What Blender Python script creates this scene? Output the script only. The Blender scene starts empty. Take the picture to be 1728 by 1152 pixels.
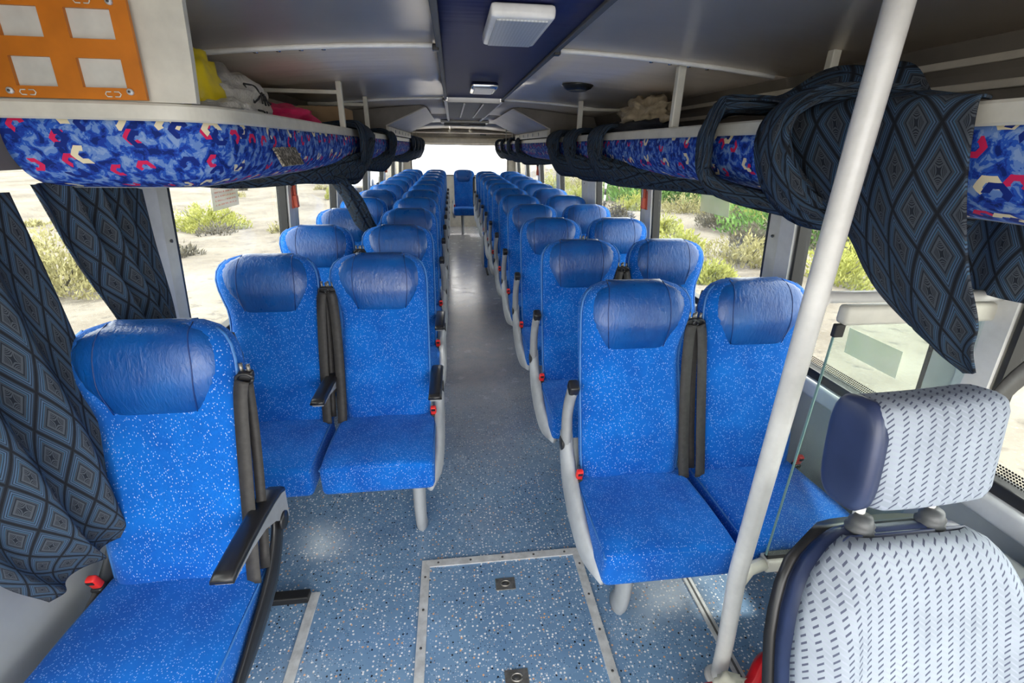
import bpy, bmesh, math, random
import numpy as np
from mathutils import Vector, Matrix
random.seed(7)
rng = np.random.RandomState(11)
C = bpy.context.scene.collection
sc = bpy.context.scene
R = math.radians

# ------------------------------------------------------------------ camera
CX, CY, CZ, YAW, PITCH, ROLL, F = -.1504, 0., 1.5624, .1258, .399, .0162, 777.4
cam_d = bpy.data.cameras.new('camera')
cam_d.sensor_fit = 'HORIZONTAL'; cam_d.sensor_width = 36; cam_d.lens = F / 1728 * 36
cam_d.clip_start = .02; cam_d.clip_end = 500
cam = bpy.data.objects.new('camera', cam_d); C.objects.link(cam)
fw = Vector((math.sin(YAW) * math.cos(PITCH), math.cos(YAW) * math.cos(PITCH), -math.sin(PITCH)))
rt = Vector((math.cos(YAW), -math.sin(YAW), 0)); up = rt.cross(fw)
r2 = math.cos(ROLL) * rt + math.sin(ROLL) * up; u2 = -math.sin(ROLL) * rt + math.cos(ROLL) * up
m = Matrix.Identity(4)
for i in range(3):
    m[i][0], m[i][1], m[i][2] = r2[i], u2[i], -fw[i]
m.translation = (CX, CY, CZ)
cam.matrix_world = m
sc.camera = cam

# ------------------------------------------------------------------ world, sun, exposure
SKY = 5.2
w = bpy.data.worlds.new('sky'); sc.world = w; w.use_nodes = True
bg = w.node_tree.nodes['Background']
bg.inputs[0].default_value = (1.0, .985, .955, 1); bg.inputs[1].default_value = SKY
sd = bpy.data.lights.new('sun', 'SUN'); sd.energy = 5.0; sd.angle = R(3); sd.color = (1, .96, .88)
sun = bpy.data.objects.new('sun', sd); C.objects.link(sun)
sun.rotation_euler = Vector((-.22, -.62, -.75)).to_track_quat('-Z', 'Y').to_euler()
# area lamp added to boost daylight through the windscreen opening behind the camera
ad = bpy.data.lights.new('windscreen_fill', 'AREA'); ad.shape = 'RECTANGLE'; ad.size = 2.1; ad.size_y = 1.2
ad.energy = 7; ad.color = (.96, .98, 1)
al = bpy.data.objects.new('windscreen_fill', ad); C.objects.link(al)
al.location = (0, -.75, 1.35); al.rotation_euler = (R(82), 0, 0)
vs = sc.view_settings
vs.view_transform = 'Standard'; vs.look = 'None'; vs.gamma = 1; vs.use_curve_mapping = False
vs.exposure = .17
sc.display_settings.display_device = 'sRGB'

# ------------------------------------------------------------------ node helper
class NT:
    def __init__(s, name):
        s.m = bpy.data.materials.new(name); s.m.use_nodes = True
        s.t = s.m.node_tree; s.n = s.t.nodes; s.l = s.t.links
        s.b = s.n['Principled BSDF']; s.out = s.n['Material Output']
    def put(s, sock, v):
        if v is None: return
        if isinstance(v, bpy.types.NodeSocket): s.l.new(v, sock)
        elif hasattr(sock.default_value, '__len__') and not hasattr(v, '__len__'):
            sock.default_value = [v] * len(sock.default_value)
        elif hasattr(v, '__len__') and len(v) == 3 and len(sock.default_value) == 4: sock.default_value = (*v, 1)
        else: sock.default_value = v
    def math(s, op, a, b=None, c=None, clamp=False):
        n = s.n.new('ShaderNodeMath'); n.operation = op; n.use_clamp = clamp
        for i, v in enumerate((a, b, c)): s.put(n.inputs[i], v)
        return n.outputs[0]
    def vmath(s, op, a, b=None):
        n = s.n.new('ShaderNodeVectorMath'); n.operation = op
        s.put(n.inputs[0], a); s.put(n.inputs[1], b)
        return n.outputs[0]
    def sep(s, v):
        n = s.n.new('ShaderNodeSeparateXYZ'); s.put(n.inputs[0], v); return n.outputs
    def comb(s, x, y, z=0.):
        n = s.n.new('ShaderNodeCombineXYZ')
        for i, v in enumerate((x, y, z)): s.put(n.inputs[i], v)
        return n.outputs[0]
    def coord(s, k='Object'):
        return s.n.new('ShaderNodeTexCoord').outputs[k]
    def mapping(s, v, scale=(1, 1, 1), rot=(0, 0, 0), loc=(0, 0, 0)):
        n = s.n.new('ShaderNodeMapping'); s.put(n.inputs[0], v)
        n.inputs['Scale'].default_value = scale; n.inputs['Rotation'].default_value = rot; n.inputs['Location'].default_value = loc
        return n.outputs[0]
    def noise(s, v, scale, detail=2, rough=.5, out=0, dist=0):
        n = s.n.new('ShaderNodeTexNoise'); s.put(n.inputs['Vector'], v); n.inputs['Scale'].default_value = scale
        n.inputs['Detail'].default_value = detail; n.inputs['Roughness'].default_value = rough; n.inputs['Distortion'].default_value = dist
        return n.outputs[out]
    def voro(s, v, scale, out='Distance', rnd=1, dims='3D'):
        n = s.n.new('ShaderNodeTexVoronoi'); n.voronoi_dimensions = dims
        s.put(n.inputs['Vector'], v); n.inputs['Scale'].default_value = scale
        n.inputs['Randomness'].default_value = rnd
        return n.outputs[out]
    def ramp(s, f, stops, interp='LINEAR'):
        n = s.n.new('ShaderNodeValToRGB'); n.color_ramp.interpolation = interp
        e = n.color_ramp.elements
        while len(e) < len(stops): e.new(.5)
        for i, (p, c) in enumerate(stops):
            e[i].position = p; e[i].color = (*c, 1) if hasattr(c, '__len__') else (c, c, c, 1)
        s.put(n.inputs[0], f); return n.outputs[0]
    def mix(s, f, a, b):
        n = s.n.new('ShaderNodeMix'); n.data_type = 'RGBA'
        s.put(n.inputs[0], f); s.put(n.inputs[6], a); s.put(n.inputs[7], b); return n.outputs[2]
    def white(s, v):
        n = s.n.new('ShaderNodeTexWhiteNoise'); n.noise_dimensions = '3D'; s.put(n.inputs[0], v); return n.outputs
    def bump(s, h, strength=.3, dist=.005):
        n = s.n.new('ShaderNodeBump'); n.inputs['Strength'].default_value = strength; n.inputs['Distance'].default_value = dist
        s.put(n.inputs['Height'], h); s.l.new(n.outputs[0], s.b.inputs['Normal']); return n
    def set(s, **k):
        for a, v in k.items():
            s.put(s.b.inputs[{'color': 'Base Color', 'rough': 'Roughness', 'metal': 'Metallic', 'spec': 'Specular IOR Level', 'sheen': 'Sheen Weight',
                              'coat': 'Coat Weight', 'trans': 'Transmission Weight', 'alpha': 'Alpha', 'emit': 'Emission Color', 'estr': 'Emission Strength'}[a]], v)
        return s

M = {}
def plain(name, col, rough=.5, metal=0., nscale=0, namt=.12, bump=0, spec=.5):
    """plain coloured material with a little procedural mottling"""
    n = NT(name); co = n.coord('Object')
    ns = n.noise(co, nscale or 14, 4, .6)
    dark = tuple(c * (1 - namt) for c in col); lite = tuple(min(1, c * (1 + namt * .6)) for c in col)
    n.set(color=n.ramp(ns, [(.3, dark), (.7, lite)]), rough=rough, metal=metal, spec=spec)
    if bump: n.bump(n.noise(co, (nscale or 14) * 8, 3), bump, .002)
    M[name] = n.m; return n.m

plain('white_paint', (.66, .65, .62), .35)
plain('cream_rail', (.62, .60, .52), .4)
plain('cream_wall', (.62, .57, .48), .5)
plain('grey_panel', (.34, .36, .36), .45, nscale=5)
plain('sill_grey', (.48, .50, .52), .35)
plain('dark_cove', (.17, .15, .125), .5, nscale=4, namt=.3)
plain('black_rubber', (.012, .012, .013), .5)
plain('black_plastic', (.018, .018, .02), .32)
plain('dark_grey_plastic', (.07, .075, .08), .4)
plain('armrest_grey', (.30, .31, .32), .42)
plain('side_cover_grey', (.46, .48, .50), .45, nscale=9, namt=.2)
plain('leg_grey', (.36, .38, .40), .4)
plain('belt_black', (.036, .033, .031), .62, nscale=60, namt=.3)
plain('buckle_red', (.75, .03, .025), .35)
plain('pole_white', (.70, .69, .66), .28)
plain('aluminium', (.62, .63, .63), .42, .25, nscale=30, namt=.25)
plain('screw', (.10, .10, .10), .4, .6)
plain('latch_metal', (.28, .27, .25), .42, .8, nscale=60, namt=.4)
plain('chrome', (.8, .8, .8), .15, 1.)
plain('orange_paint', (.58, .175, .008), .42, nscale=5, namt=.35)
plain('plate_back', (.60, .60, .55), .5, nscale=7, namt=.25)
plain('hammer_red', (.62, .09, .04), .4)
plain('cardboard', (.42, .27, .14), .7)
plain('pink_cloth', (.50, .010, .09), .75, nscale=30)
plain('navy_cloth', (.010, .013, .022), .85, nscale=30)
plain('khaki_cloth', (.34, .28, .19), .8, nscale=20, namt=.4)
plain('yellow_bag', (.80, .62, .01), .4)
plain('navy_vinyl', (.028, .042, .105), .36, nscale=8, namt=.3)
plain('piping_blue', (.05, .19, .50), .5)
plain('red_hose', (.62, .012, .02), .35)
plain('rag_white', (.62, .60, .50), .8)
plain('speaker_black', (.015, .015, .015), .35)
plain('trim_white', (.82, .82, .80), .3)
plain('seam_dark', (.10, .10, .10), .5)
plain('van_white', (.75, .76, .78), .3)
plain('van_glass', (.03, .04, .05), .1)
plain('post_white', (.8, .8, .78), .5)
plain('post_black', (.03, .03, .03), .5)
plain('light_panel', (.66, .63, .60), .42, nscale=6, namt=.15)
plain('grille_dark', (.10, .10, .10), .55)

# seat fabric: blue with pale flecks
def seat_fabric():
    n = NT('seat_fabric'); co = n.coord('Object')
    inf = n.n.new('ShaderNodeObjectInfo').outputs['Random']
    c2 = n.vmath('ADD', co, n.comb(n.math('MULTIPLY', inf, 7.3), inf, n.math('MULTIPLY', inf, 3.1)))
    c3 = n.mapping(c2, (1, 1, .62), (.3, .5, .6))
    d = n.voro(c3, 235); col = n.voro(c3, 235, 'Color')
    rnd = n.sep(col)
    dot = n.math('MULTIPLY', n.math('LESS_THAN', d, .31), n.math('GREATER_THAN', rnd[0], .52))
    big = n.noise(co, 5, 3, .6)
    base = n.ramp(big, [(.3, (.001, .066, .36)), (.72, (.002, .140, .56))])
    fl = n.mix(rnd[1], (.12, .38, .88), (.55, .62, .88))
    n.set(color=n.mix(n.math('MULTIPLY', dot, .62), base, fl), rough=.85, spec=.15, sheen=.25)
    n.b.inputs['Sheen Tint'].default_value = (.2, .45, 1, 1); n.b.inputs['Sheen Roughness'].default_value = .6
    n.bump(n.noise(co, 900, 1), .25, .001)
    M['seat_fabric'] = n.m
seat_fabric()
def vinyl():
    n = NT('headrest_vinyl'); co = n.coord('Object')
    inf = n.n.new('ShaderNodeObjectInfo').outputs['Random']
    c2 = n.vmath('ADD', co, n.comb(n.math('MULTIPLY', inf, 5.), 0., inf))
    b = n.noise(c2, 9, 3)
    n.set(color=n.ramp(b, [(.3, (.002, .052, .24)), (.75, (.004, .095, .36))]),
          rough=n.ramp(n.noise(c2, 20, 3), [(.3, .26), (.7, .42)]), spec=.6)
    n.bump(n.noise(n.mapping(c2, (1, 1, .28)), 85, 3, .6, dist=.6), .5, .004)
    M['headrest_vinyl'] = n.m
vinyl()

def floor_mat():
    n = NT('floor_vinyl'); co = n.coord('Object'); xyz = n.sep(co)
    def chips(scale, off, thr, keep):
        c = n.mapping(co, (1, 1, 1), loc=off)
        d = n.voro(c, scale, dims='2D'); r = n.sep(n.voro(c, scale, 'Color', dims='2D'))
        return n.math('MULTIPLY', n.math('LESS_THAN', d, thr), n.math('GREATER_THAN', r[0], keep)), r
    big = n.noise(co, 2.6, 5, .62)
    base = n.ramp(big, [(.32, (.115, .215, .37)), (.68, (.185, .32, .50))])
    # worn, greyed tread with painted rear-window glare down the middle of the aisle
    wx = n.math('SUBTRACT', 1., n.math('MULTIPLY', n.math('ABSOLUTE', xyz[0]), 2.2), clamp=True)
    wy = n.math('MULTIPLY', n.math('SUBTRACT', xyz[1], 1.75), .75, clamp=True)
    wear_glare = n.math('MULTIPLY', n.math('MULTIPLY', wy, n.math('ADD', wx, .35, clamp=True)), n.math('ADD', n.noise(co, 7, 5, .7), .35, clamp=True), clamp=True)
    base = n.mix(wear_glare, base, (.64, .61, .64))
    a, r = chips(70, (.3, .1, 0), .23, .62)
    chipc = n.ramp(r[1], [(0, (.80, .82, .84)), (.70, (.85, .85, .85)), (.72, (.75, .42, .22)), (.84, (.70, .45, .25)), (.86, (.015, .02, .03))], 'CONSTANT')
    b, r2_ = chips(130, (.7, .9, 0), .24, .66)
    chipd = n.ramp(r2_[1], [(0, (.62, .68, .75)), (.6, (.02, .035, .07)), (.9, (.6, .4, .25))], 'CONSTANT')
    fade = n.math('SUBTRACT', 1., n.math('MULTIPLY', wear_glare, .75))
    col = n.mix(n.math('MULTIPLY', n.math('MULTIPLY', b, .75), fade), base, chipd)
    col = n.mix(n.math('MULTIPLY', a, fade), col, chipc)
    stain = n.ramp(n.noise(co, 11, 4, .7), [(.20, 1.), (.30, 0.)])
    col = n.mix(n.math('MULTIPLY', stain, .6), col, (.03, .035, .05))
    n.set(color=col, rough=n.ramp(n.noise(co, 9, 4, .6), [(.3, .15), (.7, .30)]), spec=.7)
    n.b.inputs['Coat Weight'].default_value = .5; n.b.inputs['Coat Roughness'].default_value = .22
    n.bump(n.noise(co, 60, 4), .10, .003)
    M['floor_vinyl'] = n.m
floor_mat()

def ceil_mat(name, col, rough):
    n = NT(name); co = n.coord('Object')
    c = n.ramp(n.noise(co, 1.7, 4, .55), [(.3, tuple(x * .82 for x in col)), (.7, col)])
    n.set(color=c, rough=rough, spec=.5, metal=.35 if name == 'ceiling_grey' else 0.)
    n.bump(n.noise(n.mapping(co, (1, 6, 1)), 2.2, 3), .25, .02)
    M[name] = n.m
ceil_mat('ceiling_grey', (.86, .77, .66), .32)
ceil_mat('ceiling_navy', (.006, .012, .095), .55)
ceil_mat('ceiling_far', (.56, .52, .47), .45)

def rack_fabric():
    n = NT('rack_fabric'); uv = n.coord('UV')
    camo = n.noise(uv, 38, 3, .6, dist=.5); grain = n.noise(uv, 700, 1)
    camo2 = n.math('ADD', camo, n.math('MULTIPLY', n.math('SUBTRACT', grain, .5), .05))
    col = n.ramp(camo2, [(0, (.006, .022, .16)), (.40, (.012, .045, .32)), (.47, (.022, .095, .46)), (.535, (.13, .24, .55)), (.62, (.22, .33, .58))], 'CONSTANT')
    # scattered C-shaped motifs, pink and cream
    for (cell, off, colr, keep) in ((.074, (.0, .013), (.62, .02, .10), .38), (.092, (.37, .05), (.74, .66, .46), .40), (.085, (.71, .02), (.008, .025, .20), .2)):
        s_ = n.mapping(uv, (1 / cell, 1 / cell, 1), loc=(off[0] / cell, off[1] / cell, 0))
        fl = n.vmath('FLOOR', s_); fr = n.vmath('FRACTION', s_)
        rn = n.white(fl); rc = n.sep(rn[1])
        p = n.sep(fr)
        lx = n.math('SUBTRACT', n.math('SUBTRACT', p[0], .5), n.math('MULTIPLY', n.math('SUBTRACT', rc[0], .5), .4))
        ly = n.math('SUBTRACT', n.math('SUBTRACT', p[1], .5), n.math('MULTIPLY', n.math('SUBTRACT', rc[1], .5), .4))
        rr = n.math('SQRT', n.math('ADD', n.math('MULTIPLY', lx, lx), n.math('MULTIPLY', n.math('MULTIPLY', ly, ly), 1.3)))
        ang = n.math('ARCTAN2', ly, lx)
        a2 = n.math('ABSOLUTE', n.math('SUBTRACT', n.math('FLOORED_MODULO', n.math('ADD', ang, n.math('MULTIPLY', rc[2], 6.28)), 6.283), 3.1416))
        # hexagonal radius for straight-sided strokes
        hx = n.math('MULTIPLY', rr, n.math('COSINE', n.math('SUBTRACT', n.math('FLOORED_MODULO', ang, 1.0472), .5236)))
        ring = n.math('LESS_THAN', n.math('ABSOLUTE', n.math('SUBTRACT', hx, .17)), .07)
        k = n.math('MULTIPLY', n.math('MULTIPLY', ring, n.math('LESS_THAN', a2, 2.0)), n.math('GREATER_THAN', rn[0], keep))
        col = n.mix(k, col, colr)
    n.set(color=col, rough=.8, spec=.2)
    n.bump(grain, .2, .001)
    M['rack_fabric'] = n.m
rack_fabric()

def curtain_mat():
    n = NT('curtain_cloth'); uv = n.coord('UV')
    p = n.sep(n.mapping(uv, (1 / .10, 1 / .15, 1)))
    a = n.math('ADD', p[0], p[1]); b = n.math('SUBTRACT', p[0], p[1])
    fa = n.math('SUBTRACT', n.math('FRACT', a), .5); fb = n.math('SUBTRACT', n.math('FRACT', b), .5)
    mx = n.math('MAXIMUM', n.math('ABSOLUTE', fa), n.math('ABSOLUTE', fb))
    rings = n.ramp(n.math('MULTIPLY', mx, 2.), [(0, (.012, .016, .024)), (.06, (.075, .085, .10)), (.42, (.075, .085, .10)), (.44, (.013, .015, .02)), (.50, (.048, .058, .075)),
                   (.60, (.05, .12, .20)), (.65, (.024, .034, .052)), (.70, (.08, .14, .23)), (.76, (.02, .028, .045)), (.81, (.05, .09, .15)),
                   (.87, (.024, .032, .046)), (.93, (.008, .007, .008))], 'CONSTANT')
    ray = n.math('SINE', n.math('MULTIPLY', n.math('MULTIPLY', n.math('ADD', n.math('ABSOLUTE', fa), .02), n.math('ADD', n.math('ABSOLUTE', fb), .02)), 900))
    flower = n.math('MULTIPLY', n.math('GREATER_THAN', ray, .1), n.math('LESS_THAN', mx, .17))
    col = n.mix(flower, rings, (.012, .014, .02))
    weave = n.noise(n.mapping(uv, (1, 3, 1)), 500, 2)
    col = n.mix(n.math('MULTIPLY', weave, .5), col, n.vmath('SCALE', col) if False else (.03, .04, .055))
    n.set(color=col, rough=.85, spec=.15)
    n.bump(n.math('ADD', weave, n.math('MULTIPLY', mx, 1.)), .35, .0015)
    M['curtain_cloth'] = n.m
curtain_mat()

def driver_fabric():
    n = NT('driver_fabric'); uv = n.coord('UV')
    s_ = n.mapping(uv, (1 / .0105, 1 / .0105, 1))
    p = n.sep(s_)
    colid = n.math('FLOOR', p[0]); par = n.math('FLOORED_MODULO', colid, 2.)
    sgn = n.math('SUBTRACT', n.math('MULTIPLY', par, 2.), 1.)
    fx = n.math('SUBTRACT', n.math('FRACT', p[0]), .5)
    yy = n.math('ADD', p[1], n.math('MULTIPLY', fx, n.math('MULTIPLY', sgn, .75)))
    fy = n.math('SUBTRACT', n.math('FRACT', yy), .5)
    dash = n.math('MULTIPLY', n.math('LESS_THAN', n.math('ABSOLUTE', fx), .44), n.math('LESS_THAN', n.math('ABSOLUTE', fy), .16))
    dirt = n.ramp(n.noise(n.coord('Object'), 6, 4, .6), [(.35, (.235, .27, .315)), (.7, (.345, .39, .445))])
    dcol = n.mix(par, (.075, .085, .13), (.30, .33, .40))
    n.set(color=n.mix(dash, dirt, dcol), rough=.8, spec=.2)
    n.bump(n.math('SUBTRACT', 1., dash), .4, .001)
    M['driver_fabric'] = n.m
driver_fabric()

def glass_mats():
    for name, tint, dust in (('window_glass', (.93, .96, .95), .035), ('partition_glass', (.90, .96, .94), .02)):
        n = NT(name); t = n.n.new('ShaderNodeBsdfTransparent'); t.inputs[0].default_value = (*tint, 1)
        g = n.n.new('ShaderNodeBsdfGlossy'); g.inputs['Roughness'].default_value = .04
        d = n.n.new('ShaderNodeBsdfDiffuse'); d.inputs[0].default_value = (.6, .6, .55, 1)
        lw = n.n.new('ShaderNodeLayerWeight'); lw.inputs[0].default_value = .5
        fr = n.math('ADD', .02, n.math('MULTIPLY', n.math('POWER', lw.outputs['Facing'], 5.), .35))
        m1 = n.n.new('ShaderNodeMixShader'); n.l.new(fr, m1.inputs[0]); n.l.new(t.outputs[0], m1.inputs[1]); n.l.new(g.outputs[0], m1.inputs[2])
        m2 = n.n.new('ShaderNodeMixShader'); dn = n.math('MULTIPLY', n.noise(n.coord('Object'), 3, 5, .7), dust * 2)
        n.l.new(dn, m2.inputs[0]); n.l.new(m1.outputs[0], m2.inputs[1]); n.l.new(d.outputs[0], m2.inputs[2])
        n.l.new(m2.outputs[0], n.out.inputs[0]); M[name] = n.m
    # rear pane made translucent so it glows white in the daylight
    n = NT('translucent_rear_glass'); t = n.n.new('ShaderNodeBsdfTransparent')
    d = n.n.new('ShaderNodeBsdfTranslucent'); d.inputs[0].default_value = (.92, .92, .90, 1)
    m1 = n.n.new('ShaderNodeMixShader'); n.l.new(n.ramp(n.noise(n.coord('Object'), 2, 4), [(.3, .40), (.7, .52)]), m1.inputs[0])
    n.l.new(t.outputs[0], m1.inputs[1]); n.l.new(d.outputs[0], m1.inputs[2]); n.l.new(m1.outputs[0], n.out.inputs[0]); M['translucent_rear_glass'] = n.m
    n = NT('glass_edge'); n.set(color=(.22, .36, .31), rough=.2); M['glass_edge'] = n.m
    # dotted black ceramic band along the pane edge
    n = NT('frit_band'); p = n.sep(n.mapping(n.coord('UV'), (1 / .007, 1 / .007, 1)))
    fx = n.math('SUBTRACT', n.math('FRACT', n.math('ADD', p[0], n.math('MULTIPLY', n.math('FLOOR', p[1]), .5))), .5); fy = n.math('SUBTRACT', n.math('FRACT', p[1]), .5)
    rr = n.math('SQRT', n.math('ADD', n.math('MULTIPLY', fx, fx), n.math('MULTIPLY', fy, fy)))
    n.set(color=(.01, .01, .01), rough=.6, alpha=n.math('LESS_THAN', rr, .40)); M['frit_band'] = n.m
    # paper notice seen from its back
    n = NT('notice_paper'); uv = n.sep(n.coord('UV'))
    ln = n.math('LESS_THAN', n.math('FRACT', n.math('MULTIPLY', uv[1], 6.)), .38)
    wd = n.math('GREATER_THAN', n.noise(n.mapping(n.coord('UV'), (26, 6, 1)), 1, 2), .46)
    inside = n.math('MULTIPLY', n.math('LESS_THAN', n.math('ABSOLUTE', n.math('SUBTRACT', uv[0], .5)), .4), n.math('LESS_THAN', n.math('ABSOLUTE', n.math('SUBTRACT', uv[1], .5)), .42))
    n.set(color=n.mix(n.math('MULTIPLY', n.math('MULTIPLY', ln, wd), inside), (.72, .70, .64), (.62, .28, .22)), rough=.7, alpha=.55); M['notice_paper'] = n.m
    n = NT('notice_plain'); n.set(color=n.ramp(n.noise(n.coord('Object'), 8), [(.3, (.58, .66, .46)), (.7, (.72, .72, .60))]), rough=.7, alpha=.5); M['notice_plain'] = n.m
    n = NT('thin_plastic'); co = n.coord('Object')
    n.set(color=n.ramp(n.noise(co, 16, 4), [(.3, (.44, .41, .36)), (.7, (.62, .60, .55))]), rough=.32)
    n.bump(n.noise(co, 38, 4, .6, dist=1.5), .7, .012); M['thin_plastic'] = n.m
    n = NT('lamp_lens'); v = n.math('FRACT', n.math('MULTIPLY', n.sep(n.coord('Object'))[0], 120.)); v2 = n.math('FRACT', n.math('MULTIPLY', n.sep(n.coord('Object'))[1], 120.))
    n.set(color=n.mix(n.math('LESS_THAN', n.math('MULTIPLY', v, v2), .3), (.56, .58, .59), (.42, .44, .45)), rough=.3); M['lamp_lens'] = n.m
    n = NT('vent_mesh'); uvn = n.noise(n.coord('Object'), 130, 2)
    n.set(color=n.ramp(uvn, [(.40, (.02, .018, .015)), (.52, (.22, .19, .14)), (.66, (.6, .56, .48))]), rough=.45, metal=.3); M['vent_mesh'] = n.m
glass_mats()

def outdoors_mats():
    n = NT('desert_sand'); co = n.coord('Object')
    a = n.noise(co, .35, 6, .62); b = n.noise(co, 4, 5, .65); c = n.noise(co, 22, 3, .6)
    col = n.ramp(a, [(.35, (.125, .107, .088)), (.5, (.185, .162, .135)), (.68, (.235, .215, .182))])
    col = n.mix(n.ramp(b, [(.32, .75), (.45, 0.)]), col, (.085, .075, .068))
    col = n.mix(n.ramp(c, [(.60, 0.), (.72, .7)]), col, (.30, .285, .25))
    n.set(color=col, rough=.95, spec=.1)
    n.bump(n.math('ADD', b, n.math('MULTIPLY', c, .35)), .5, .05); M['desert_sand'] = n.m
    for nm, c1, c2 in (('leaf_dry', (.24, .22, .10), (.42, .39, .20)), ('leaf_yellow', (.24, .26, .05), (.46, .46, .15)), ('leaf_green', (.09, .19, .045), (.22, .36, .11)), ('leaf_grey', (.10, .09, .065), (.17, .155, .12)), ('stone', (.12, .11, .10), (.22, .21, .19))):
        n = NT(nm); n.set(color=n.ramp(n.noise(n.coord('Object'), 3, 4), [(.3, c1), (.7, c2)]), rough=.9, spec=.1); M[nm] = n.m
outdoors_mats()

# ------------------------------------------------------------------ mesh helpers
def mesh(name, verts, faces, uvs=None, smooth=True):
    me = bpy.data.meshes.new(name)
    me.from_pydata([tuple(float(c) for c in v) for v in verts], [], [tuple(int(i) for i in f) for f in faces])
    if uvs is not None:
        l = me.uv_layers.new(name='UVMap')
        for lp in me.loops: l.data[lp.index].uv = (float(uvs[lp.vertex_index][0]), float(uvs[lp.vertex_index][1]))
    if smooth:
        me.polygons.foreach_set('use_smooth', [True] * len(me.polygons))
    me.update(); return me
def fix_normals(me):
    bm = bmesh.new(); bm.from_mesh(me); bmesh.ops.recalc_face_normals(bm, faces=bm.faces); bm.to_mesh(me); bm.free(); return me
def obj(name, me, mat, parent=None, loc=None, label=None):
    o = bpy.data.objects.new(name, me); C.objects.link(o)
    if mat and not me.materials: me.materials.append(M[mat])
    if parent: o.parent = parent
    if loc is not None: o.location = loc
    if label: o['label'] = label
    return o
def tag(o, label, cat, group=None):
    o['label'] = label; o['category'] = cat
    if group: o['group'] = group
    return o
def thing(name, label, cat, loc=(0, 0, 0), group=None):
    o = bpy.data.objects.new(name, None); C.objects.link(o); o.location = loc; o.empty_display_size = .1
    return tag(o, label, cat, group)
def struct(o):
    o['kind'] = 'structure'; return o
def struct_root(name, loc=(0, 0, 0)):
    o = bpy.data.objects.new(name, None); C.objects.link(o); o.location = loc; o['kind'] = 'structure'; return o

def join(parts):
    """parts: list of (verts, faces[, uvs])"""
    V, Fc, U = [], [], []
    has = any(len(p) > 2 for p in parts)
    for p in parts:
        b = len(V); V += [tuple(v) for v in p[0]]; Fc += [tuple(i + b for i in f) for f in p[1]]
        if has: U += list(p[2]) if len(p) > 2 else [(0, 0)] * len(p[0])
    return (V, Fc, U) if has else (V, Fc)
def box(x0, x1, y0, y1, z0, z1, b=.0):
    if b <= 0:
        v = [(x, y, z) for x in (x0, x1) for y in (y0, y1) for z in (z0, z1)]
        f = [(0, 1, 3, 2), (4, 6, 7, 5), (0, 4, 5, 1), (2, 3, 7, 6), (0, 2, 6, 4), (1, 5, 7, 3)]
        return v, f
    bm = bmesh.new(); bmesh.ops.create_cube(bm, size=1)
    for v in bm.verts:
        v.co = ((x0 + x1) / 2 + v.co.x * (x1 - x0), (y0 + y1) / 2 + v.co.y * (y1 - y0), (z0 + z1) / 2 + v.co.z * (z1 - z0))
    bmesh.ops.bevel(bm, geom=list(bm.edges), offset=b, segments=2, affect='EDGES', profile=.5)
    bm.verts.index_update()
    r = [tuple(v.co) for v in bm.verts], [tuple(v.index for v in f.verts) for f in bm.faces]
    bm.free(); return r
def rot_pts(vf, M4):
    return ([tuple(M4 @ Vector(v)) for v in vf[0]], *vf[1:])
def rbox(sx, sy, sz, r, n=6, fn=None):
    """rounded box centred on the origin, n interior divisions, optional point function"""
    def axis(h):
        a = [-h, -h + r * .3, -h + r]; a += list(np.linspace(-h + r, h - r, n + 1)[1:-1]); a += [h - r, h - r * .3, h]
        return a
    hs = (sx / 2, sy / 2, sz / 2); ax = [axis(h) for h in hs]; V = {}; L = []; Fc = []
    def vid(p):
        k = tuple(round(c, 6) for c in p)
        if k not in V:
            q = np.array(p); inner = np.clip(q, [-h + r for h in hs], [h - r for h in hs]); d = q - inner; ln = np.linalg.norm(d)
            if ln > 1e-9: q = inner + d / ln * r
            V[k] = len(L); L.append(tuple(fn(*q)) if fn else tuple(q))
        return V[k]
    for a in range(3):
        b, c = (a + 1) % 3, (a + 2) % 3
        for s in (-1, 1):
            for i in range(len(ax[b]) - 1):
                for j in range(len(ax[c]) - 1):
                    quad = []
                    for (ii, jj) in ((i, j), (i + 1, j), (i + 1, j + 1), (i, j + 1)):
                        p = [0, 0, 0]; p[a] = s * hs[a]; p[b] = ax[b][ii]; p[c] = ax[c][jj]; quad.append(vid(p))
                    Fc.append(tuple(quad if s > 0 else quad[::-1]))
    return L, Fc
def catmull(pts, n):
    P = np.array(pts, float); P = np.vstack([2 * P[0] - P[1], P, 2 * P[-1] - P[-2]]); out = []
    segs = len(P) - 3
    for t in np.linspace(0, segs, n):
        i = min(int(t), segs - 1); u = t - i; a, b, c, d = P[i:i + 4]
        out.append(.5 * (2 * b + (c - a) * u + (2 * a - 5 * b + 4 * c - d) * u * u + (3 * b - a - 3 * c + d) * u ** 3))
    return np.array(out)
def frames(P, up0=(0, 0, 1)):
    T = np.gradient(P, axis=0); T /= np.linalg.norm(T, axis=1)[:, None] + 1e-12
    out = []; prev = None
    for t in T:
        if prev is None:
            a = np.array(up0, float); a -= t * a.dot(t)
            if np.linalg.norm(a) < 1e-3: a = np.array((1., 0, 0)); a -= t * a.dot(t)
        else: a = prev - t * prev.dot(t)
        a /= np.linalg.norm(a); prev = a; out.append((a, np.cross(t, a)))
    return out
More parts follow.
